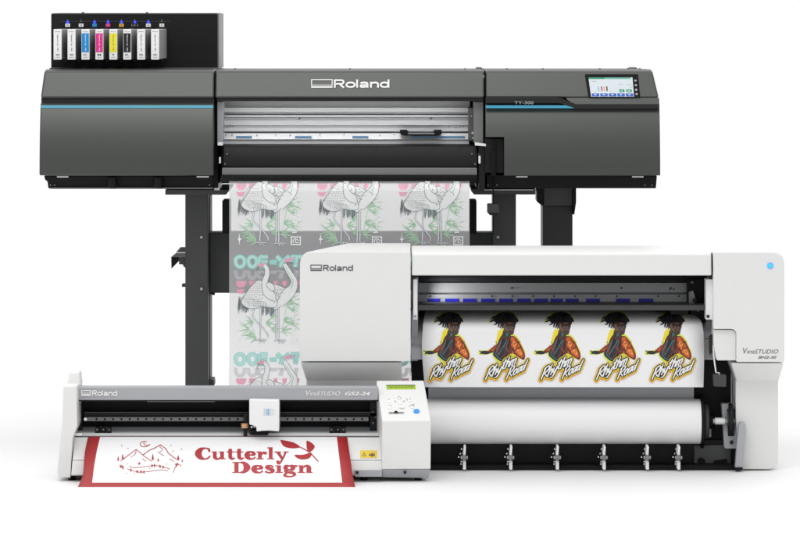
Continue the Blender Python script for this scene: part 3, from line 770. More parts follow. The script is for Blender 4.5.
# base tray, wire edge and media guide wheels
B().box(402, 737, 440, 466.4, 12.12, 12.15).build('base_tray', 'black', N_, .001)
B().box(401.8, 731, 464.3, 465.1, 12.075, 12.088).build('tray_edge', 'mid', N_)
B().box(402, 737, 465.6, 469.8, 12.04, 12.3).build('base_rail', 'blackm', N_, .001)
for px in (463.6, 510, 556.6, 603.4, 646.6, 678):
    w = B().xcyl(px - 1.6, px + 2.6, 457.6, 12.045, 5.6, 28).build('guide_wheel', 'dark2', N_, .002)
    B().xcyl(px - 3.0, px + 4.2, 457.6, 12.035, 1.7, 16).build('axle', 'alu2', w, .0005)
    B().disc(px + .6, 457.6, 11.975, 2.4, .01, 16).build('wheel_cap', 'mid', w, .001)
    B().box(px - .6, px + 2.4, 462.0, 469.6, 11.99, 12.05).build('wheel_bracket', 'white2', w, .001)
    B().prism([(px + .3, 447), (px + 2.4, 446.6), (px + 1.8, 455), (px - .6, 455)], 11.99, 12.06).build('clip', 'white2', w, .001)
    for dx, dy in ((-2, 449), (-3.2, 453.6), (-5, 457), (-2.2, 461.6), (-2.6, 464)): B().disc(px + dx, dy, 12.05, .75, .02, 10).build('rivet', 'steel', w)
    B().box(px + 1.2, px + 4.6, 456, 459, 12.05, 12.06).build('spring', 'groove', w)
# roll spindle, flange and bracket on the right
B().disc
fl_ = B().xcyl(700.6, 703.4, 421.4, 12.10, 27.0, 40).build('flange', 'blackm', N_, .003)
B().xcyl(703.4, 708.6, 421.4, 12.10, 17.5, 40).build('flange_rim', 'dark', fl_, .006)
B().xcyl(708.6, 714, 421, 12.10, 6.5, 24).build('hub', 'blackm', fl_, .004)
B().xcyl(713, 744, 421, 12.06, 2.5, 20).build('spindle', 'alu2', N_, .001)
B().xcyl(715, 725, 421, 12.06, 3.5, 24).build('collar', 'alu', N_, .001)
B().prism(rounded([(721.6, 404), (736.6, 403.6), (737, 448.6), (724.2, 448.8), (723.4, 432)], [1, 1, 2, 3, 1]), 12.07, 12.11).build('roll_bracket', 'lgrey', N_, .003)
B().prism([(727, 409), (735, 409), (734, 436), (728, 436)], 12.066, 12.072).build('bracket_slot', 'blackm', N_, .001)
B().disc(731.6, 442.4, 12.064, 1.9, .01, 16).build('bolt', 'groove', N_, .0005)
rg = B()
rg.xcyl(728.5, 732.6, 418.5, 12.06, 15.4, 36).build('clutch_ring', 'black', N_, .004)
B().xcyl(727, 728.5, 418.5, 12.06, 8.0, 30).build('clutch_hub', 'dark2', N_, .002)
B().box(735, 743.6, 403.6, 411, 12.06, 12.09).build('gear_housing', 'mid', N_, .002)
B().box(735, 743.4, 417.6, 421.4, 12.05, 12.09).build('shaft_end', 'steel', N_, .001)
B().prism(rounded([(739.0, 422.6), (745.6, 422.6), (745.8, 432), (742.6, 467.6), (735.2, 467.6), (737.6, 437)], [3, 3, 1, 1, 1, 1]), 12.0, 12.03).build('lever_arm', 'lgrey', N_, .004)
B().prism([(734.6, 467.8), (743.2, 467.8), (742, 470.6), (735.6, 470.6)], 11.995, 12.035).build('rubber_foot', 'blackm', N_, .002)
B().box(709, 711.2, 429, 437, 12.09, 12.1).build('tab', 'mid', N_)
B().box(694, 731, 445, 466, 12.11, 12.125).build('side_plate', 'dark2', N_, .002)
B().disc(701.5, 461.5, 12.10, 3.6, .012, 20).build('knob', 'blackm', N_, .001)
B().prism([(713.6, 461), (727, 459), (727, 464), (713.6, 464)], 12.1, 12.11).build('clip', 'blackm', N_)
# sheet lever
B().tube([(X(x, 12.0), 12.0, Z(y, 12.0)) for x, y in ((713.2, 345), (713.6, 355), (714.8, 364), (716.0, 372.4), (719.0, 372.8), (719.2, 374.6))], .0022).build('lever_rod', 'white2', N_)
B().prism([(713.2, 374.6), (726.4, 375), (726.2, 387), (714, 386.6)], 11.99, 12.03).build('lever_grip', 'dark', N_, .003)
B().prism([(709.6, 337), (713.4, 334), (713.0, 352), (710.0, 355)], 12.0, 12.03).build('lever_guard', 'groove', N_)

# ---------------------------------------------------------------- printed sheet
SPF = [(308 + k * .8, 12.028 + .17 * math.exp(-k * .8 / 6) + .03 * math.exp(-k * .8 / 13)) for k in range(104)]
sh = sheet('sticker_sheet', 'paper', None, [(308, 425.5, 690), (312, 425, 692), (316, 424.4, 696), (318, 424, 699), (320.5, 423.6, 701), (325, 423, 702.4), (333, 422.4, 703.6), (345, 421.8, 704.2), (365, 422.8, 704.0), (387.2, 424.8, 703.4)], SPF, .0003, 130, 16)
tag(sh, 'white sheet printed with five musician stickers, coming out of the white printer', 'printed sheet')
def sticker_art():
    a = Art(); K = 6.125
    q = lambda pts: [(420 + p[0] / K, 305 + p[1] / K) + tuple(v / K for v in p[2:]) for p in pts]
    P = lambda pts, m: a.poly(q(pts), m)
    BL = lambda pts, m, n=4: a.blob(q(pts), m, n)
    R = lambda pts, m, w=None, **k: a.ribbon(q([(p[0], p[1], p[2] if len(p) > 2 else w) for p in pts]), m, **k)
    # lime / yellow contour
    R([(86, 108), (112, 70), (150, 46), (215, 44), (250, 72), (258, 104)], 'k_lime', 10)
    BL([(138, 168), (170, 145), (252, 190), (282, 240), (306, 305), (240, 340), (150, 356), (106, 318), (104, 285), (128, 240)], 'k_lime'); R([(30, 291), (60, 291), (92, 283), (148, 246)], 'k_lime', 27, cap=True)
    BL([(145, 160), (162, 150), (176, 185), (134, 250), (124, 240), (132, 192)], 'k_yel')
    R([(244, 196), (268, 228), (290, 280), (300, 310)], 'k_yel', 9)
    # hand and sleeve
    BL([(30, 288), (48, 280), (78, 282), (92, 292), (70, 302), (40, 299)], 'k_navy'); R([(34, 284), (22, 280)], 'k_navy', 5); R([(40, 296), (28, 300)], 'k_navy', 5)
    P([(78, 282), (100, 262), (140, 232), (152, 252), (124, 284), (92, 296)], 'k_jack3'); P([(92, 278), (112, 262), (140, 240), (146, 250), (110, 280)], 'k_jack')
    # torso
    BL([(150, 200), (175, 178), (220, 190), (232, 235), (210, 300), (165, 346), (122, 322), (108, 296), (132, 246)], 'k_navy')
    P([(150, 205), (165, 198), (150, 262), (136, 306), (128, 300), (140, 250)], 'k_jack3'); P([(168, 200), (184, 205), (158, 290), (148, 300)], 'k_black')
    R([(204, 190), (176, 245), (140, 306)], 'k_teal', 4.5); R([(160, 215), (138, 262), (122, 296)], 'k_teal', 4); R([(122, 300), (140, 322), (168, 338)], 'k_teal', 4)
    R([(176, 250), (186, 290), (160, 325)], 'k_jack3', 7)
    # jacket on the right
    BL([(206, 200), (235, 190), (262, 216), (286, 258), (304, 308), (294, 336), (262, 318), (226, 296), (200, 306), (196, 262), (210, 232)], 'k_jack3')
    BL([(216, 206), (236, 196), (258, 222), (272, 258), (250, 268), (222, 262)], 'k_jack'); BL([(240, 268), (274, 262), (292, 300), (288, 322), (258, 304)], 'k_jack')
    BL([(226, 226), (244, 226), (252, 246), (236, 256)], 'k_jack2'); BL([(254, 274), (276, 278), (286, 304), (268, 300)], 'k_jack2')
    R([(212, 206), (206, 250), (196, 300)], 'k_black', 7); R([(222, 262), (248, 268), (274, 258)], 'k_black', 5); R([(240, 206), (262, 236)], 'k_black', 4)
    R([(200, 220), (188, 262), (206, 288)], 'k_skin2', 5)
    # neck and face
    P([(172, 150), (216, 176), (214, 204), (184, 218), (160, 196)], 'k_skin')
    BL([(166, 108), (200, 98), (236, 106), (244, 130), (238, 152), (232, 176), (212, 184), (188, 166), (170, 140)], 'k_skin')
    R([(176, 118), (182, 140), (200, 160)], 'k_skin2', 6); R([(214, 150), (226, 158)], 'k_skin2', 7); R([(206, 112), (228, 112)], 'k_skin2', 6); R([(222, 132), (228, 146)], 'k_skin2', 5)
    BL([(194, 126), (206, 120), (216, 126), (214, 138), (200, 140)], 'k_black'); BL([(224, 124), (238, 122), (242, 134), (230, 138)], 'k_black'); R([(180, 120), (232, 126)], 'k_black', 4)
    R([(208, 168), (226, 168)], 'k_black', 4)
    # dreadlocks
    BL([(112, 86), (130, 62), (158, 48), (205, 46), (238, 62), (254, 92), (244, 112), (206, 104), (170, 110), (140, 112), (120, 106)], 'k_hair')
    for pts in ([(122, 86), (104, 98), (88, 106)], [(136, 96), (128, 116), (112, 122)], [(146, 104), (142, 128), (136, 136)], [(160, 104), (156, 132), (146, 140)], [(172, 104), (168, 130), (162, 146)], [(240, 92), (246, 112), (240, 124)], [(250, 84), (258, 100), (262, 106)], [(230, 98), (236, 112), (238, 118)], [(120, 76), (106, 80), (94, 90)]):
        R([(x, y, w) for (x, y), w in zip(pts, (13, 10, 4))], 'k_hair')
    for pts in ([(140, 66), (128, 84), (122, 96)], [(160, 58), (150, 84), (150, 104)], [(186, 54), (182, 76), (184, 96)], [(212, 56), (222, 78), (230, 96)], [(172, 54), (166, 70), (164, 92)], [(226, 62), (240, 82), (246, 96)]):
        R([(x, y, w) for (x, y), w in zip(pts, (3, 5, 2))], 'k_hair2')
    rnd = random.Random(11)
    for n_, x0, x1, y0, y1, ms in ((26, 215, 272, 222, 305, ('k_jack3', 'k_jack2', 'k_jack3', 'k_black')), (14, 120, 205, 215, 320, ('k_black', 'k_navy', 'k_jack3', 'k_skin2')), (10, 95, 145, 246, 285, ('k_jack3', 'k_jack')), (18, 130, 245, 58, 104, ('k_hair2', 'k_black')), (10, 176, 232, 112, 176, ('k_hair', 'k_skin2', 'k_skin')), (8, 172, 214, 165, 210, ('k_hair', 'k_skin2', 'k_teal'))):
        for _ in range(n_):
            x, y = rnd.uniform(x0, x1), rnd.uniform(y0, y1); r = rnd.uniform(2.5, 6)
            if x0 == 215 and (x - 215) < (y - 290) * 1.2: continue
            an = rnd.uniform(0, 3.1); dx, dy = math.cos(an) * r * 1.8, math.sin(an) * r * 1.8
            R([(x - dx, y - dy, 1), (x, y, r), (x + dx, y + dy, 1)], rnd.choice(ms), n=2)
    # brush lettering
    G = {'R': [[(2, 2, 5), (0, 20, 7), (-2, 44, 6)], [(-4, 6, 4), (10, -2, 6), (20, 6, 7), (14, 18, 6), (2, 23, 4)], [(4, 22, 5), (14, 34, 7), (24, 44, 5)]],
         'h': [[(3, -2, 5), (1, 20, 7), (0, 42, 6)], [(1, 28, 4), (9, 19, 6), (14, 24, 7), (13, 42, 5)]],
         'y': [[(0, 18, 5), (2, 34, 7), (8, 38, 5), (14, 20, 6)], [(14, 18, 5), (12, 40, 7), (4, 56, 5), (-4, 52, 4)]],
         't': [[(6, 2, 5), (4, 24, 7), (6, 40, 6), (12, 40, 4)], [(-4, 14, 5), (16, 12, 5)]],
         'm': [[(1, 18, 5), (0, 42, 6)], [(1, 27, 4), (8, 18, 6), (11, 24, 6), (10, 42, 6)], [(10, 27, 4), (18, 18, 6), (22, 24, 6), (21, 42, 5)]],
         'o': [[(12, 18, 5), (2, 24, 7), (2, 38, 7), (10, 42, 5), (16, 32, 6), (13, 19, 5)]],
         'a': [[(14, 20, 4), (4, 22, 6), (1, 36, 7), (8, 42, 5), (14, 28, 5)], [(16, 18, 5), (14, 36, 7), (18, 42, 4)]],
         'd': [[(14, 22, 4), (4, 22, 6), (1, 36, 7), (8, 42, 5), (14, 28, 5)], [(20, 3, 5), (17, 18, 7), (16, 42, 6)]]}
    adv = {'R': 25, 'h': 19, 'y': 20, 't': 17, 'm': 28, 'o': 19, 'a': 20, 'd': 22}
    def word(txt, x, y, rise, k, sy, lift=0):
        out = []; u = 0
        for i, ch in enumerate(txt):
            for st in G[ch]:
                pp = []
                for gx, gy, w in st:
                    lx = u + gx * k; ly = (gy - 42) * sy
                    pp.append((x + lx - ly * .36, y - lx * rise + ly - (lift if i > 2 else 0), w * k * .86))
                out.append(pp)
            u += adv[ch] * k
        return out
    strokes = word('Rhythm', 66, 450, .44, 1.42, 1.62, 12) + word('Road', 194, 448, .50, 1.26, 1.60)
    for m, g in (('k_ora', 26), ('k_yel', 19), ('k_black', 12.5), ('k_white', 0)):
        for st in strokes:
            if m == 'k_ora': st = [(x - 2, y + 5, w) for x, y, w in st]
            a.ribbon([(p[0], p[1], p[2]) for p in q([(x, y, w + g) for x, y, w in st])], m, cap=True, n=4)
    return a
for k in range(5):
    a = sticker_art(); a.xf(lambda x, y: (x + 55.45 * k, y))
    a.build('printed_sticker', on(SPF), sh, .0003, 2)
# ---------------------------------------------------------------- media roll
rl_ = thing('media_roll', 'thick roll of blank white vinyl held low across the white printer', 'roll', (X(565, 12.09), 12.09, Z(443, 12.09)))
b = B().xcyl(402, 700.4, 421.3, 12.09, 22.4, 64); b.build('rolled_vinyl', 'paper', rl_, .002)
B().xcyl(398, 402, 421.3, 12.09, 7, 32).build('core', 'mid', rl_)
# ================================================================== VINYL CUTTER
C_ = thing('vinyl_cutter', 'small white and grey vinyl cutter with a tilted control panel, lowest of the machines', 'cutter', (X(245, 11.85), 11.85, 0))
# left end housing
b = B().prism(rounded([(63.2, 386.4), (76.4, 386.4), (77.2, 426), (72.6, 438), (70.4, 477.6), (58.0, 477.6), (57.2, 470), (60.4, 438), (62.0, 424)], [1.5, 1, 0, 0, 0, 2, 0, 0, 0]), 11.77, 11.98)
le = b.build('end_housing', 'white', C_, .003, 3)
B().loft([(X(67.2, 11.86), 11.86, Z(386.3, 11.86)), (X(80.2, 11.86), 11.86, Z(386.3, 11.86)), (X(80.2, 11.86), 11.96, Z(386.3, 11.86)), (X(67.2, 11.86), 11.96, Z(386.3, 11.86))],
         [(X(68.8, 11.87), 11.87, Z(372.6, 11.87)), (X(79.2, 11.87), 11.87, Z(372.6, 11.87)), (X(79.2, 11.87), 11.95, Z(372.6, 11.87)), (X(68.8, 11.87), 11.95, Z(372.6, 11.87))]).build('lever_cap', 'white', C_, .003, 3)
# top rail
tr = B().profile(76.2, 378, [(400, 11.84), (387.4, 11.838), (386.2, 11.85), (385.4, 11.965), (400, 11.965)], 11.84).build('top_rail', 'lgrey', C_, .002)
ar = Art(); wordmark(ar, 81.2, 90.8, 117.2, 390.2, 395.6, 'lettering')
ar.text('V', 305.8, 390.2, 310.6, 395.2, 'lettering', shear=.25); ar.text('ersa', 310.0, 392.6, 316.6, 395.2, 'lettering', shear=.25); ar.text('STUDIO', 316.8, 391.2, 340.2, 395.2, 'lettering', shear=.3)
ar.text('GS2-24', 345, 391.6, 370.4, 395.2, 'lettering', shear=.3, offset=.03)
ar.build('lettering', flat(11.8375), tr, .0012)
# recess
B().box(76.6, 382, 398, 436, 11.945, 11.96).build('back_panel', 'blackm', C_)
B().box(147, 215, 401.2, 401.9, 11.86, 11.862).build('reflection_strip', 'mid', C_)  # thin grey bar in place of a reflected line of light
B().box(77, 381, 400.1, 401.2, 11.85, 11.9).build('rail_lip', 'groove', C_)
B().profile(84, 381, [(411.2, 11.93), (412.2, 11.915), (416.4, 11.915), (416.4, 11.94), (411.2, 11.94)], 11.92).build('guide_rail', 'black', C_, .0005)
B().box(84, 381, 412.0, 412.6, 11.912, 11.915).build('rail_edge', 'dark2', C_)
ru = B().box(84.4, 368.6, 417.0, 421.2, 11.905, 11.94).build('guide_bar', 'mid', C_, .001)
for k in range(34):
    px = 96.5 + k * 8.3
    if px < 366: B().disc(px, 419.2, 11.902, 1.0, .004, 10).build('hole', 'blackm', ru)
B().disc(85.4, 419.2, 11.902, 1.6, .006, 14).build('end_bolt', 'steel', ru)
B().profile(77, 381, [(426.6, 11.935), (433.6, 11.90), (433.6, 11.945)], 11.92).build('blade_base', 'alu2', C_)
B().box(76.4, 382, 433.4, 436.4, 11.862, 11.94).build('cutting_mat', 'white2', C_, .0005)
B().box(74.6, 382, 436.4, 437.3, 11.85, 11.94).build('mat_edge', 'dark2', C_)
for px, py in ((79.4, 412), (79.4, 423), (373, 412), (373, 423), (376, 417)): B().disc(px, py, 11.90, 1.2, .03, 12).build('bolt', 'dark2', C_)
B().box(77, 82.4, 404, 430, 11.915, 11.94).build('end_plate', 'black', C_, .001)
B().box(370, 381.6, 402, 431, 11.915, 11.94).build('end_plate', 'black', C_, .001)
B().box(73.4, 82, 433.0, 436.0, 11.855, 11.862).build('end_clip', 'steel', C_, .0005)
# pinch rollers
for px in (103, 337.5):
    p = B().xcyl(px - 3.2, px + 3.2, 431.2, 11.885, 4.0, 24).build('pinch_roller', 'blackm', C_, .001)
    B().box(px - 8, px - 3.6, 427.6, 434.8, 11.87, 11.90).build('roller_arm', 'black', p, .002)
    B().box(px + 3.6, px + 8, 427.6, 433.8, 11.87, 11.90).build('roller_arm', 'black', p, .002)
    for dx in (-6, 0.5, 6): B().disc(px + dx, 429.6, 11.866, .7, .01, 10).build('rivet', 'mid', p)
# carriage
ca = B().prism(rounded([(249.2, 399.6), (279.2, 400.2), (279.0, 431.4), (270, 430.6), (262, 430.8), (256.6, 431.6), (256.2, 426.4), (249.4, 424.4)], [1, 1.5, 1, 0, 0, 1, 1.5, 1]), 11.80, 11.90).build('carriage_cover', 'white2', C_, .002)
ar = Art()
for i in range(9):
    for j in range(5):
        if i < 2 and (i + j) % 2: continue
        ar.disc(264.2 + i * 1.35, 409.2 + j * 1.4, .55 - .045 * i + (.12 if i == 3 else 0), ['paleblue', 'strip', 'strip', 'bluebtn', 'strip', 's_teal', 'paleblue', 'paleblue', 'paleblue'][i], 8)
ar.build('dot_emblem', flat(11.7995), ca)
B().box(252, 268, 430, 435, 11.85, 11.89).build('carriage_base', 'blackm', C_, .001)
B().cyl((X(245.4, 11.85), 11.85, Z(436, 11.85)), 1.9 * 11.85 / F, (0, 0, 1), 22 * 11.85 / F, 16).build('blade_holder', 'black', C_, .001)
B().cyl((X(244.6, 11.848), 11.848, Z(428, 11.848)), 3.7 * 11.85 / F, (0, 0, 1), 4.8 * 11.85 / F, 20).build('blade_collar', 'copper', C_, .001)
B().prism([(246, 414), (249.6, 410), (249.6, 424), (251, 430), (256, 430), (256, 434.6), (250, 434.6), (246, 424)], 11.855, 11.88).build('holder_arm', 'black', C_, .001)
for px, py in ((251.6, 427), (254.4, 426.4)): B().disc(px, py, 11.852, .9, .01, 10).build('rivet', 'steel', C_)
# apron
AP = [(437.2, 11.842), (459.6, 11.768), (460.4, 11.772), (461.0, 11.766), (474.6, 11.752), (475.6, 11.765), (475.6, 11.96), (437.2, 11.96)]
def apron_edge(x0t, x0b, x1, name='front_apron'):
    b = B()
    A = [(X(x0t + (x0b - x0t) * (y - 437) / 38, Y), Y, Z(y, Y)) for y, Y in AP]
    Bq = [(X(x1, Y), Y, Z(y, Y)) for y, Y in AP]
    return b.loft(A, Bq)
apn = apron_edge(74.6, 71.2, 382).build('front_apron', 'white', C_, .001)
B().box(73, 340, 476, 478.4, 11.80, 11.95).build('base_frame', 'dark2', C_)
B().prism([(354, 470.2), (382, 470.2), (382, 476.8), (355, 476.8)], 11.745, 11.76).build('apron_lip', 'lgrey', C_, .001)
for px in (357.2, 405): B().disc(px, 472.6, 11.738, 1.5, .012, 14).build('bolt', 'groove', C_)
# yellow warning label
def ap_map(px, py, o):
    Y = 11.842 + (11.768 - 11.842) * (py - 437.2) / 22.4
    return Vector((X(px, Y), Y - o, Z(py, Y)))
ar = Art(); ar.rect(360.2, 450.2, 377.2, 457.8, 'yellowlab')
ar.poly([(364.2, 452), (366.2, 456), (362.2, 456)], 'brown'); ar.poly([(364.2, 453.3), (365.2, 455.4), (363.2, 455.4)], 'yellowlab')
ar.blob([(369.6, 453.2), (371, 454.4), (371.2, 452.2), (372.2, 454), (373.2, 451.8), (373.8, 454), (375.6, 452.6), (374.6, 455), (375.8, 456.4), (373, 455.8), (371.6, 457.2), (371, 455.6), (369, 456)], 'brown', 3)
ar.build('warning_label', ap_map, apn, .0015)
# control unit
bx = B()
YF, YR = 11.748, 11.90
F4 = [(X(382.2, YF), YF, Z(421, YF)), (X(431.0, YF), YF, Z(420.4, YF))]
R4 = [(X(376.4, YR), YR, Z(380.4, YR)), (X(423.8, YR), YR, Z(380.2, YR))]
def P3(px, py, Y): return (X(px, Y), Y, Z(py, Y))
top = [F4[0], F4[1], R4[1], R4[0]]
bot = [P3(381.8, 469.4, YF), P3(430.6, 469.0, YF), (X(424.6, YR), 11.93, Z(469, YF)), (X(377, YR), 11.93, Z(469, YF))]
cu = bx.loft(top, bot).build('control_unit', 'white', C_, .003, 3)
bb = [P3(382.4, 477.2, 11.765), P3(428.6, 478, 11.765), (X(423, YR), 11.93, Z(477.6, 11.765)), (X(379, YR), 11.93, Z(477.6, 11.765))]
B().loft([(p[0], p[1], p[2] - .0008) for p in bot], bb).build('base_skirt', 'lgrey', C_, .002)
def pan(u, v, o):
    a_ = Vector(R4[0]).lerp(Vector(R4[1]), u); b_ = Vector(F4[0]).lerp(Vector(F4[1]), u)
    n = (b_ - a_).cross(Vector(R4[1]) - Vector(R4[0])).normalized()
    if n.z < 0: n = -n
    return a_.lerp(b_, v) + n * o
def pbox(u0, v0, u1, v1, o0, o1):
    b = B(); return b.loft([pan(u0, v0, o1), pan(u1, v0, o1), pan(u1, v1, o1), pan(u0, v1, o1)], [pan(u0, v0, o0), pan(u1, v0, o0), pan(u1, v1, o0), pan(u0, v1, o0)])
lcd = pbox(.19, .125, .80, .225, -.002, .001).build('display', 'lcd', cu)
ar = Art()
ar.rect(.19, .12, .80, .145, 'lcdtext')
for k in range(16):
    ar.rect(.215 + k * .035, .16, .235 + k * .035, .185 + (k % 3) * .006, 'lcdtext')
ar.build('display_text', pan, lcd, .0012)
def key(u, v, su, sv, m='white2', name='key'): return pbox(u - su, v - sv, u + su, v + sv, -.001, .0022).build(name, m, cu, .0008)
for u, v in ((.20, .53), (.42, .45), (.42, .57), (.34, .51), (.50, .51), (.63, .51), (.185, .68), (.45, .68), (.66, .68)): key(u, v, .035, .026)
ar = Art()
for u, v in ((.20, .49), (.42, .42), (.33, .53), (.51, .53), (.58, .49), (.64, .49), (.40, .45), (.45, .45), (.70, .62), (.62, .65), (.68, .66)): ar.rect(u - .012, v - .008, u + .012, v + .006, 'printgrey')
for u0, u1, v in ((.17, .24, .64), (.38, .50, .70), (.63, .70, .62)): ar.rect(u0, v, u1, v + .008, 'mid')
ar.rect(.16, .800, .47, .825, 'mid'); ar.blob([(.27, .80), (.31, .765), (.35, .80), (.35, .825), (.27, .825)], 'blackm', 3)
ar.build('key_markings', pan, cu, .0026)
b = B(); cpt = pan(.735, .78, 0); nn = (pan(.735, .78, 1) - cpt).normalized()
b.cyl(cpt - nn * .002, .0082, nn, .006, 24).build('enter_button', 'bluebtn', cu, .0012)
for px, y in ((72, 11.8), (364, 11.8), (418, 11.8)):
    B().cyl((X(px, y), y, 0), .0105, (0, 0, 1), .018, 20, .009).build('rubber_foot', 'blackm', C_, .001)

# ---------------------------------------------------------------- red bordered banner
BPF = [(434, 11.862), (436.6, 11.842), (440, 11.824), (460, 11.738), (478, 11.668), (484, 11.642), (487, 11.631)]
bn = sheet('printed_banner', 'red', None, [(436.6, 88.2, 347.2), (443, 86.6, 348.0), (452, 84.8, 349.4), (462, 84.0, 350.8), (470, 83.4, 352.0), (476, 82.6, 352.9), (481, 80.6, 353.8), (487.0, 77.8, 355.4)], BPF, .0003, 150, 24)
tag(bn, 'red bordered white banner with red lettering, sliding out of the small cutter', 'banner')
Lw = lerp_prof([(436.8, 100.2), (450, 97.0), (466, 94.2), (482.6, 92.2)]); Rw = lerp_prof([(436.8, 336.8), (482.6, 342.2)])
ar = Art(); K = 30
vs = [(q(436.9 + (482.6 - 436.9) * i / K), 436.9 + (482.6 - 436.9) * i / K) for i in range(K + 1) for q in (Lw, Rw)]
ar.raw(vs, [(2 * i, 2 * i + 1, 2 * i + 3, 2 * i + 2) for i in range(K)], 'paper')
ar.build('white_field', on(BPF), bn, .0002)
# landscape drawing (coordinates of a ten times enlarged view)
ar = Art(); q = lambda pts: [(110 + p[0] / 10, 435 + p[1] / 10) for p in pts]
RR = lambda pts, w=.55, st=True: ar.ribbon(q(pts), 'redink', w * 1.3, straight=st)
RR([(105, 262), (180, 205), (262, 145), (300, 175), (345, 215), (420, 265)], .6)
RR([(330, 200), (400, 150), (440, 135), (505, 98), (560, 140), (580, 178), (640, 228), (665, 240)], .65)
RR([(262, 148), (258, 180), (245, 198)]); RR([(505, 100), (498, 118), (524, 142), (515, 162), (478, 172), (540, 208)], .5); RR([(222, 208), (210, 225)]); RR([(245, 200), (232, 212)], .4)
RR([(320, 235), (360, 264)], .5); RR([(345, 215), (385, 240)], .4); RR([(592, 238), (640, 266)], .5); RR([(150, 232), (128, 250)], .4)
RR([(400, 95), (375, 112), (340, 118), (308, 108), (304, 85), (325, 68), (368, 66)], .55, False); RR([(345, 70), (338, 85), (352, 100), (380, 104), (400, 92)], .5, False)
RR([(190, 315), (240, 326), (320, 322), (400, 312), (450, 300)], .5, False); RR([(170, 338), (230, 358), (290, 372), (370, 368), (470, 354), (540, 350), (580, 362)], .5, False); RR([(450, 305), (520, 315), (600, 342)], .55, False)
def tree(x, y, h, w):
    for k in range(3):
        t = y - h + k * h * .28; ww = w * (.5 + k * .25)
        ar.poly(q([(x, t), (x + ww, t + h * .42), (x - ww, t + h * .42)]), 'redink')
    RR([(x, y - 8), (x, y + 6)], .5)
for t in ((82, 256, 48, 12), (126, 236, 48, 14), (428, 248, 62, 16), (482, 262, 32, 12), (682, 252, 52, 18), (722, 266, 24, 10)): tree(*t)
def sprig(x, y, ang, n=3, L=26):
    for k in range(n):
        a_ = math.radians(ang + (k - (n - 1) / 2) * 48)
        ex, ey = x + L * math.cos(a_), y + L * math.sin(a_); px_, py_ = -math.sin(a_) * 6, math.cos(a_) * 6
        ar.poly(q([(x, y), ((x + ex) / 2 + px_, (y + ey) / 2 + py_), (ex, ey), ((x + ex) / 2 - px_, (y + ey) / 2 - py_)]), 'redink')
for s_ in ((118, 318, 200), (118, 318, 20), (285, 290, -30, 2), (300, 282, 150, 2), (455, 306, 180), (430, 308, 180), (510, 314, 180), (540, 324, 190, 3, 22), (200, 350, 10), (262, 366, 0), (330, 370, 0), (300, 368, 0), (672, 300, -80, 4), (672, 300, 170, 2), (700, 306, 0, 2, 16)): sprig(*s_)
RR([(672, 305), (645, 340), (634, 378)], .55, False); RR([(95, 300), (140, 345)], .45)
for x, y in ((118, 110), (180, 134), (610, 106), (630, 162), (716, 144), (166, 384), (246, 382), (398, 338), (566, 292), (172, 290)): ar.disc(*q([(x, y)])[0], .55, 'redink', 8)
ar.build('landscape_drawing', on(BPF), bn, .0005, 3)
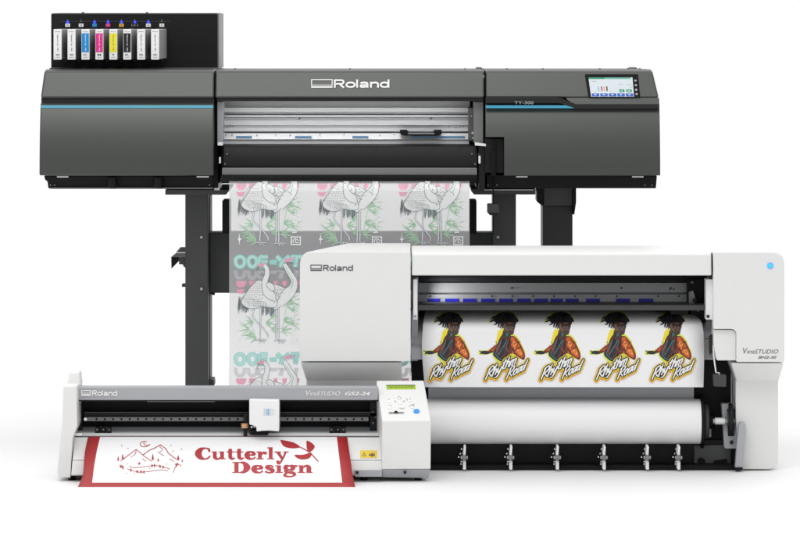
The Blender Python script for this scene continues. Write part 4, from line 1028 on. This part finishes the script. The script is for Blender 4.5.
# fat face lettering: strokes with thick and thin parts, 100 units = cap height
def glyphs(txt):
    """-> list of (kind, points) in units, total advance"""
    H = 100; XH = 32   # x-height top is y = 32
    def serif(x0, x1, y, t=9): return ('P', [(x0, y - t / 2), (x1, y - t / 2), (x1, y + t / 2), (x0, y + t / 2)])
    def bar(x0, x1, y0, y1): return ('P', [(x0, y0), (x1, y0), (x1, y1), (x0, y1)])
    g = {}
    g['C'] = ([('R', [(104, 30, 14), (92, 10, 9), (66, 4, 9), (36, 18, 32), (20, 50, 46), (36, 82, 32), (66, 96, 9), (92, 88, 9), (108, 68, 8)]), ('P', [(96, 4), (106, 4), (106, 40), (98, 40), (92, 22)])], 116)
    g['u'] = ([bar(12, 40, XH, 84), serif(2, 42, XH + 4), ('R', [(26, 78, 28), (36, 92, 18), (54, 95, 9), (66, 82, 8)]), bar(66, 94, XH, 98), serif(56, 94, XH + 4), serif(66, 106, 94)], 110)
    g['t'] = ([bar(16, 44, 12, 84), ('P', [(16, 34), (16, 12), (36, 8), (44, 8), (30, 20)]), serif(2, 62, XH + 4), ('R', [(30, 78, 28), (40, 92, 18), (52, 95, 9), (64, 84, 7)])], 66)
    g['e'] = ([('R', [(22, 62, 9), (50, 62, 9), (80, 62, 9)]), ('R', [(76, 64, 20), (70, 44, 22), (50, 35, 9), (30, 44, 26), (22, 65, 34), (32, 86, 26), (54, 96, 9), (74, 90, 8), (84, 78, 7)])], 90)
    g['r'] = ([bar(14, 42, XH, 98), serif(2, 42, XH + 4), serif(2, 56, 94), ('R', [(42, 60, 8), (52, 42, 10), (62, 38, 12)]), ('D', (68, 46, 13))], 80)
    g['l'] = ([bar(14, 42, -4, 98), serif(2, 42, 1), serif(2, 54, 94)], 57)
    g['y'] = ([('P', [(6, XH), (36, XH), (66, 92), (52, 106)]), ('R', [(84, XH + 2, 9), (60, 92, 10), (44, 122, 10), (28, 130, 10)]), ('D', (24, 120, 13)), serif(-2, 48, XH + 4), serif(64, 104, XH + 4)], 102)
    g['D'] = ([bar(16, 46, 2, 98), serif(2, 70, 6), serif(2, 70, 94), ('R', [(60, 6, 9), (86, 14, 24), (104, 50, 44), (86, 86, 24), (60, 94, 9)])], 130)
    g['s'] = ([('R', [(64, 46, 9), (52, 36, 9), (34, 35, 12), (22, 46, 22), (34, 58, 26), (54, 68, 26), (64, 82, 22), (50, 94, 12), (30, 95, 9), (14, 84, 9)]), ('P', [(60, 34), (68, 34), (68, 54), (62, 54)]), ('P', [(10, 76), (17, 76), (17, 98), (10, 98)])], 78)
    g['i'] = ([bar(14, 42, XH, 98), serif(2, 42, XH + 4), serif(2, 54, 94), ('D', (27, 10, 15))], 57)
    g['g'] = ([('R', [(42, 35, 9), (62, 40, 24), (68, 52, 28), (62, 66, 24), (42, 71, 9), (22, 66, 24), (17, 52, 28), (22, 40, 24), (42, 35, 9)]), ('R', [(70, 40, 8), (82, 34, 9)]), ('D', (88, 38, 10)),
              ('R', [(26, 70, 9), (14, 82, 12), (30, 92, 16), (64, 96, 20), (80, 110, 18), (68, 126, 9), (42, 130, 9), (14, 124, 14), (12, 110, 14), (26, 100, 8)])], 98)
    g['n'] = ([bar(14, 42, XH, 98), serif(2, 42, XH + 4), serif(2, 54, 94), ('R', [(42, 52, 8), (54, 38, 11), (70, 38, 20), (80, 52, 28), (80, 72, 28), (80, 98, 28)]), serif(62, 106, 94)], 112)
    out = []; x = 0
    for ch in txt:
        its, adv = g[ch]
        for kd, d in its:
            if kd == 'D': out.append(('D', (d[0] + x, d[1], d[2])))
            else: out.append((kd, [(p[0] + x,) + tuple(p[1:]) for p in d]))
        x += adv
    return out, x
def fat(ar, txt, x0, x1, y0, y1):
    its, adv = glyphs(txt); st = len(ar.items)
    for kd, d in its:
        if kd == 'P': ar.poly(d, 'redink')
        elif kd == 'R': ar.ribbon(d, 'redink', n=6, grow=5)
        else: ar.disc(d[0], d[1], d[2], 'redink', 16)
    ar.xf(lambda x, y: (x0 + x / adv * (x1 - x0), y0 + y / 100 * (y1 - y0)), st)
ar = Art(); fat(ar, 'Cutterly', 195.6, 288.4, 447.8, 459.6); fat(ar, 'Design', 232.0, 313.4, 461.8, 473.2)
# twig with three leaves
ar.ribbon([(281, 441.4, .5), (296, 445.6, .9), (308, 451.4, 1.1), (315, 458, 1.1), (318.4, 461.8, .9)], 'redink')
ar.blob([(280.4, 440.4), (285, 440.6), (294, 442.8), (300, 447.2), (292, 448.4), (284, 446.4)], 'redink')
ar.blob([(307, 440.8), (313, 444), (314.6, 447.4), (311, 451.6), (307.6, 450.6), (306.6, 446)], 'redink')
ar.blob([(294.8, 455.0), (303, 454.8), (311.4, 452.8), (309.6, 458), (302.6, 459.6), (297, 458)], 'redink')
ar.build('fat_lettering', on(BPF), bn, .0005, 3)
WORLD_FRONT, WORLD_UP, KEY, LT, LB = .55, .62, 66, 1.0, .12
# ================================================================== CAMERA AND LIGHT
cam = bpy.data.cameras.new('camera'); co = bpy.data.objects.new('camera', cam); COL.objects.link(co)
co.location = (0, 0, ZC); co.rotation_euler = (math.radians(90), 0, 0)
cam.sensor_width = 36; cam.lens = 36 * F / 800; cam.shift_y = -266.5 / 800
cam.clip_start = .5; cam.clip_end = 200
S.camera = co
wd = bpy.data.worlds.new('World'); S.world = wd; wd.use_nodes = True
nt = wd.node_tree; N = nt.nodes; L = nt.links
bg = N['Background']
tc = N.new('ShaderNodeTexCoord'); sep = N.new('ShaderNodeSeparateXYZ')
L.new(tc.outputs['Generated'], sep.inputs[0])
# studio surround: bright white behind the machines and overhead, dimmer towards the camera
def mrange(a0, a1, b0, b1, src):
    n = N.new('ShaderNodeMapRange'); n.interpolation_type = 'SMOOTHSTEP'
    n.inputs['From Min'].default_value = a0; n.inputs['From Max'].default_value = a1
    n.inputs['To Min'].default_value = b0; n.inputs['To Max'].default_value = b1
    L.new(src, n.inputs['Value']); return n.outputs['Result']
front = mrange(-.55, .15, WORLD_FRONT, 1.06, sep.outputs['Y'])
low = mrange(-.35, .02, .45, 1.0, sep.outputs['Z'])
ml = N.new('ShaderNodeMath'); ml.operation = 'MULTIPLY'; L.new(front, ml.inputs[0]); L.new(low, ml.inputs[1]); front = ml.outputs[0]
up = mrange(.25, .85, 0.0, WORLD_UP, sep.outputs['Z'])
ad = N.new('ShaderNodeMath'); ad.operation = 'ADD'
L.new(front, ad.inputs[0]); L.new(up, ad.inputs[1])
bg.inputs['Color'].default_value = (1, 1, 1, 1)
L.new(ad.outputs[0], bg.inputs['Strength'])
def area(name, loc, target, sx, sy, power):
    l = bpy.data.lights.new(name, 'AREA'); l.shape = 'RECTANGLE'; l.size = sx; l.size_y = sy; l.energy = power
    o = bpy.data.objects.new(name, l); COL.objects.link(o); o.location = loc
    o.rotation_euler = (Vector(target) - Vector(loc)).to_track_quat('-Z', 'Y').to_euler()
    return o
area('softbox_overhead', (-.8, 8.6, 4.7), (0, 12.3, .6), 3.0, 1.6, KEY)
# unseen fills: assumed interior light in dark printer, glare stand-in added in white one
def strip(name, x, Y, z, tx, tY, tz, sx, sy, power): return area(name, (x, Y, z), (tx, tY, tz), sx, sy, power)
strip('opening_fill', X(346, 12.66), 12.665, Z(100, 12.66), X(346, 12.66), 12.78, Z(126, 12.8), .68, .02, LT)
lb = strip('opening_fill', X(420, 12.1), 12.10, Z(292, 12.1), X(500, 12.2), 12.16, Z(290, 12.2), .05, .05, LB); lb.data.spread = math.radians(80)  # added lamp imitating a left-to-right glare across the rails
S.view_settings.view_transform = 'Standard'; S.view_settings.look = 'None'
S.view_settings.exposure = 0; S.view_settings.gamma = 1
S.cycles.use_denoising = True
S.cycles.max_bounces = 8; S.cycles.transparent_max_bounces = 32
S.render.film_transparent = False
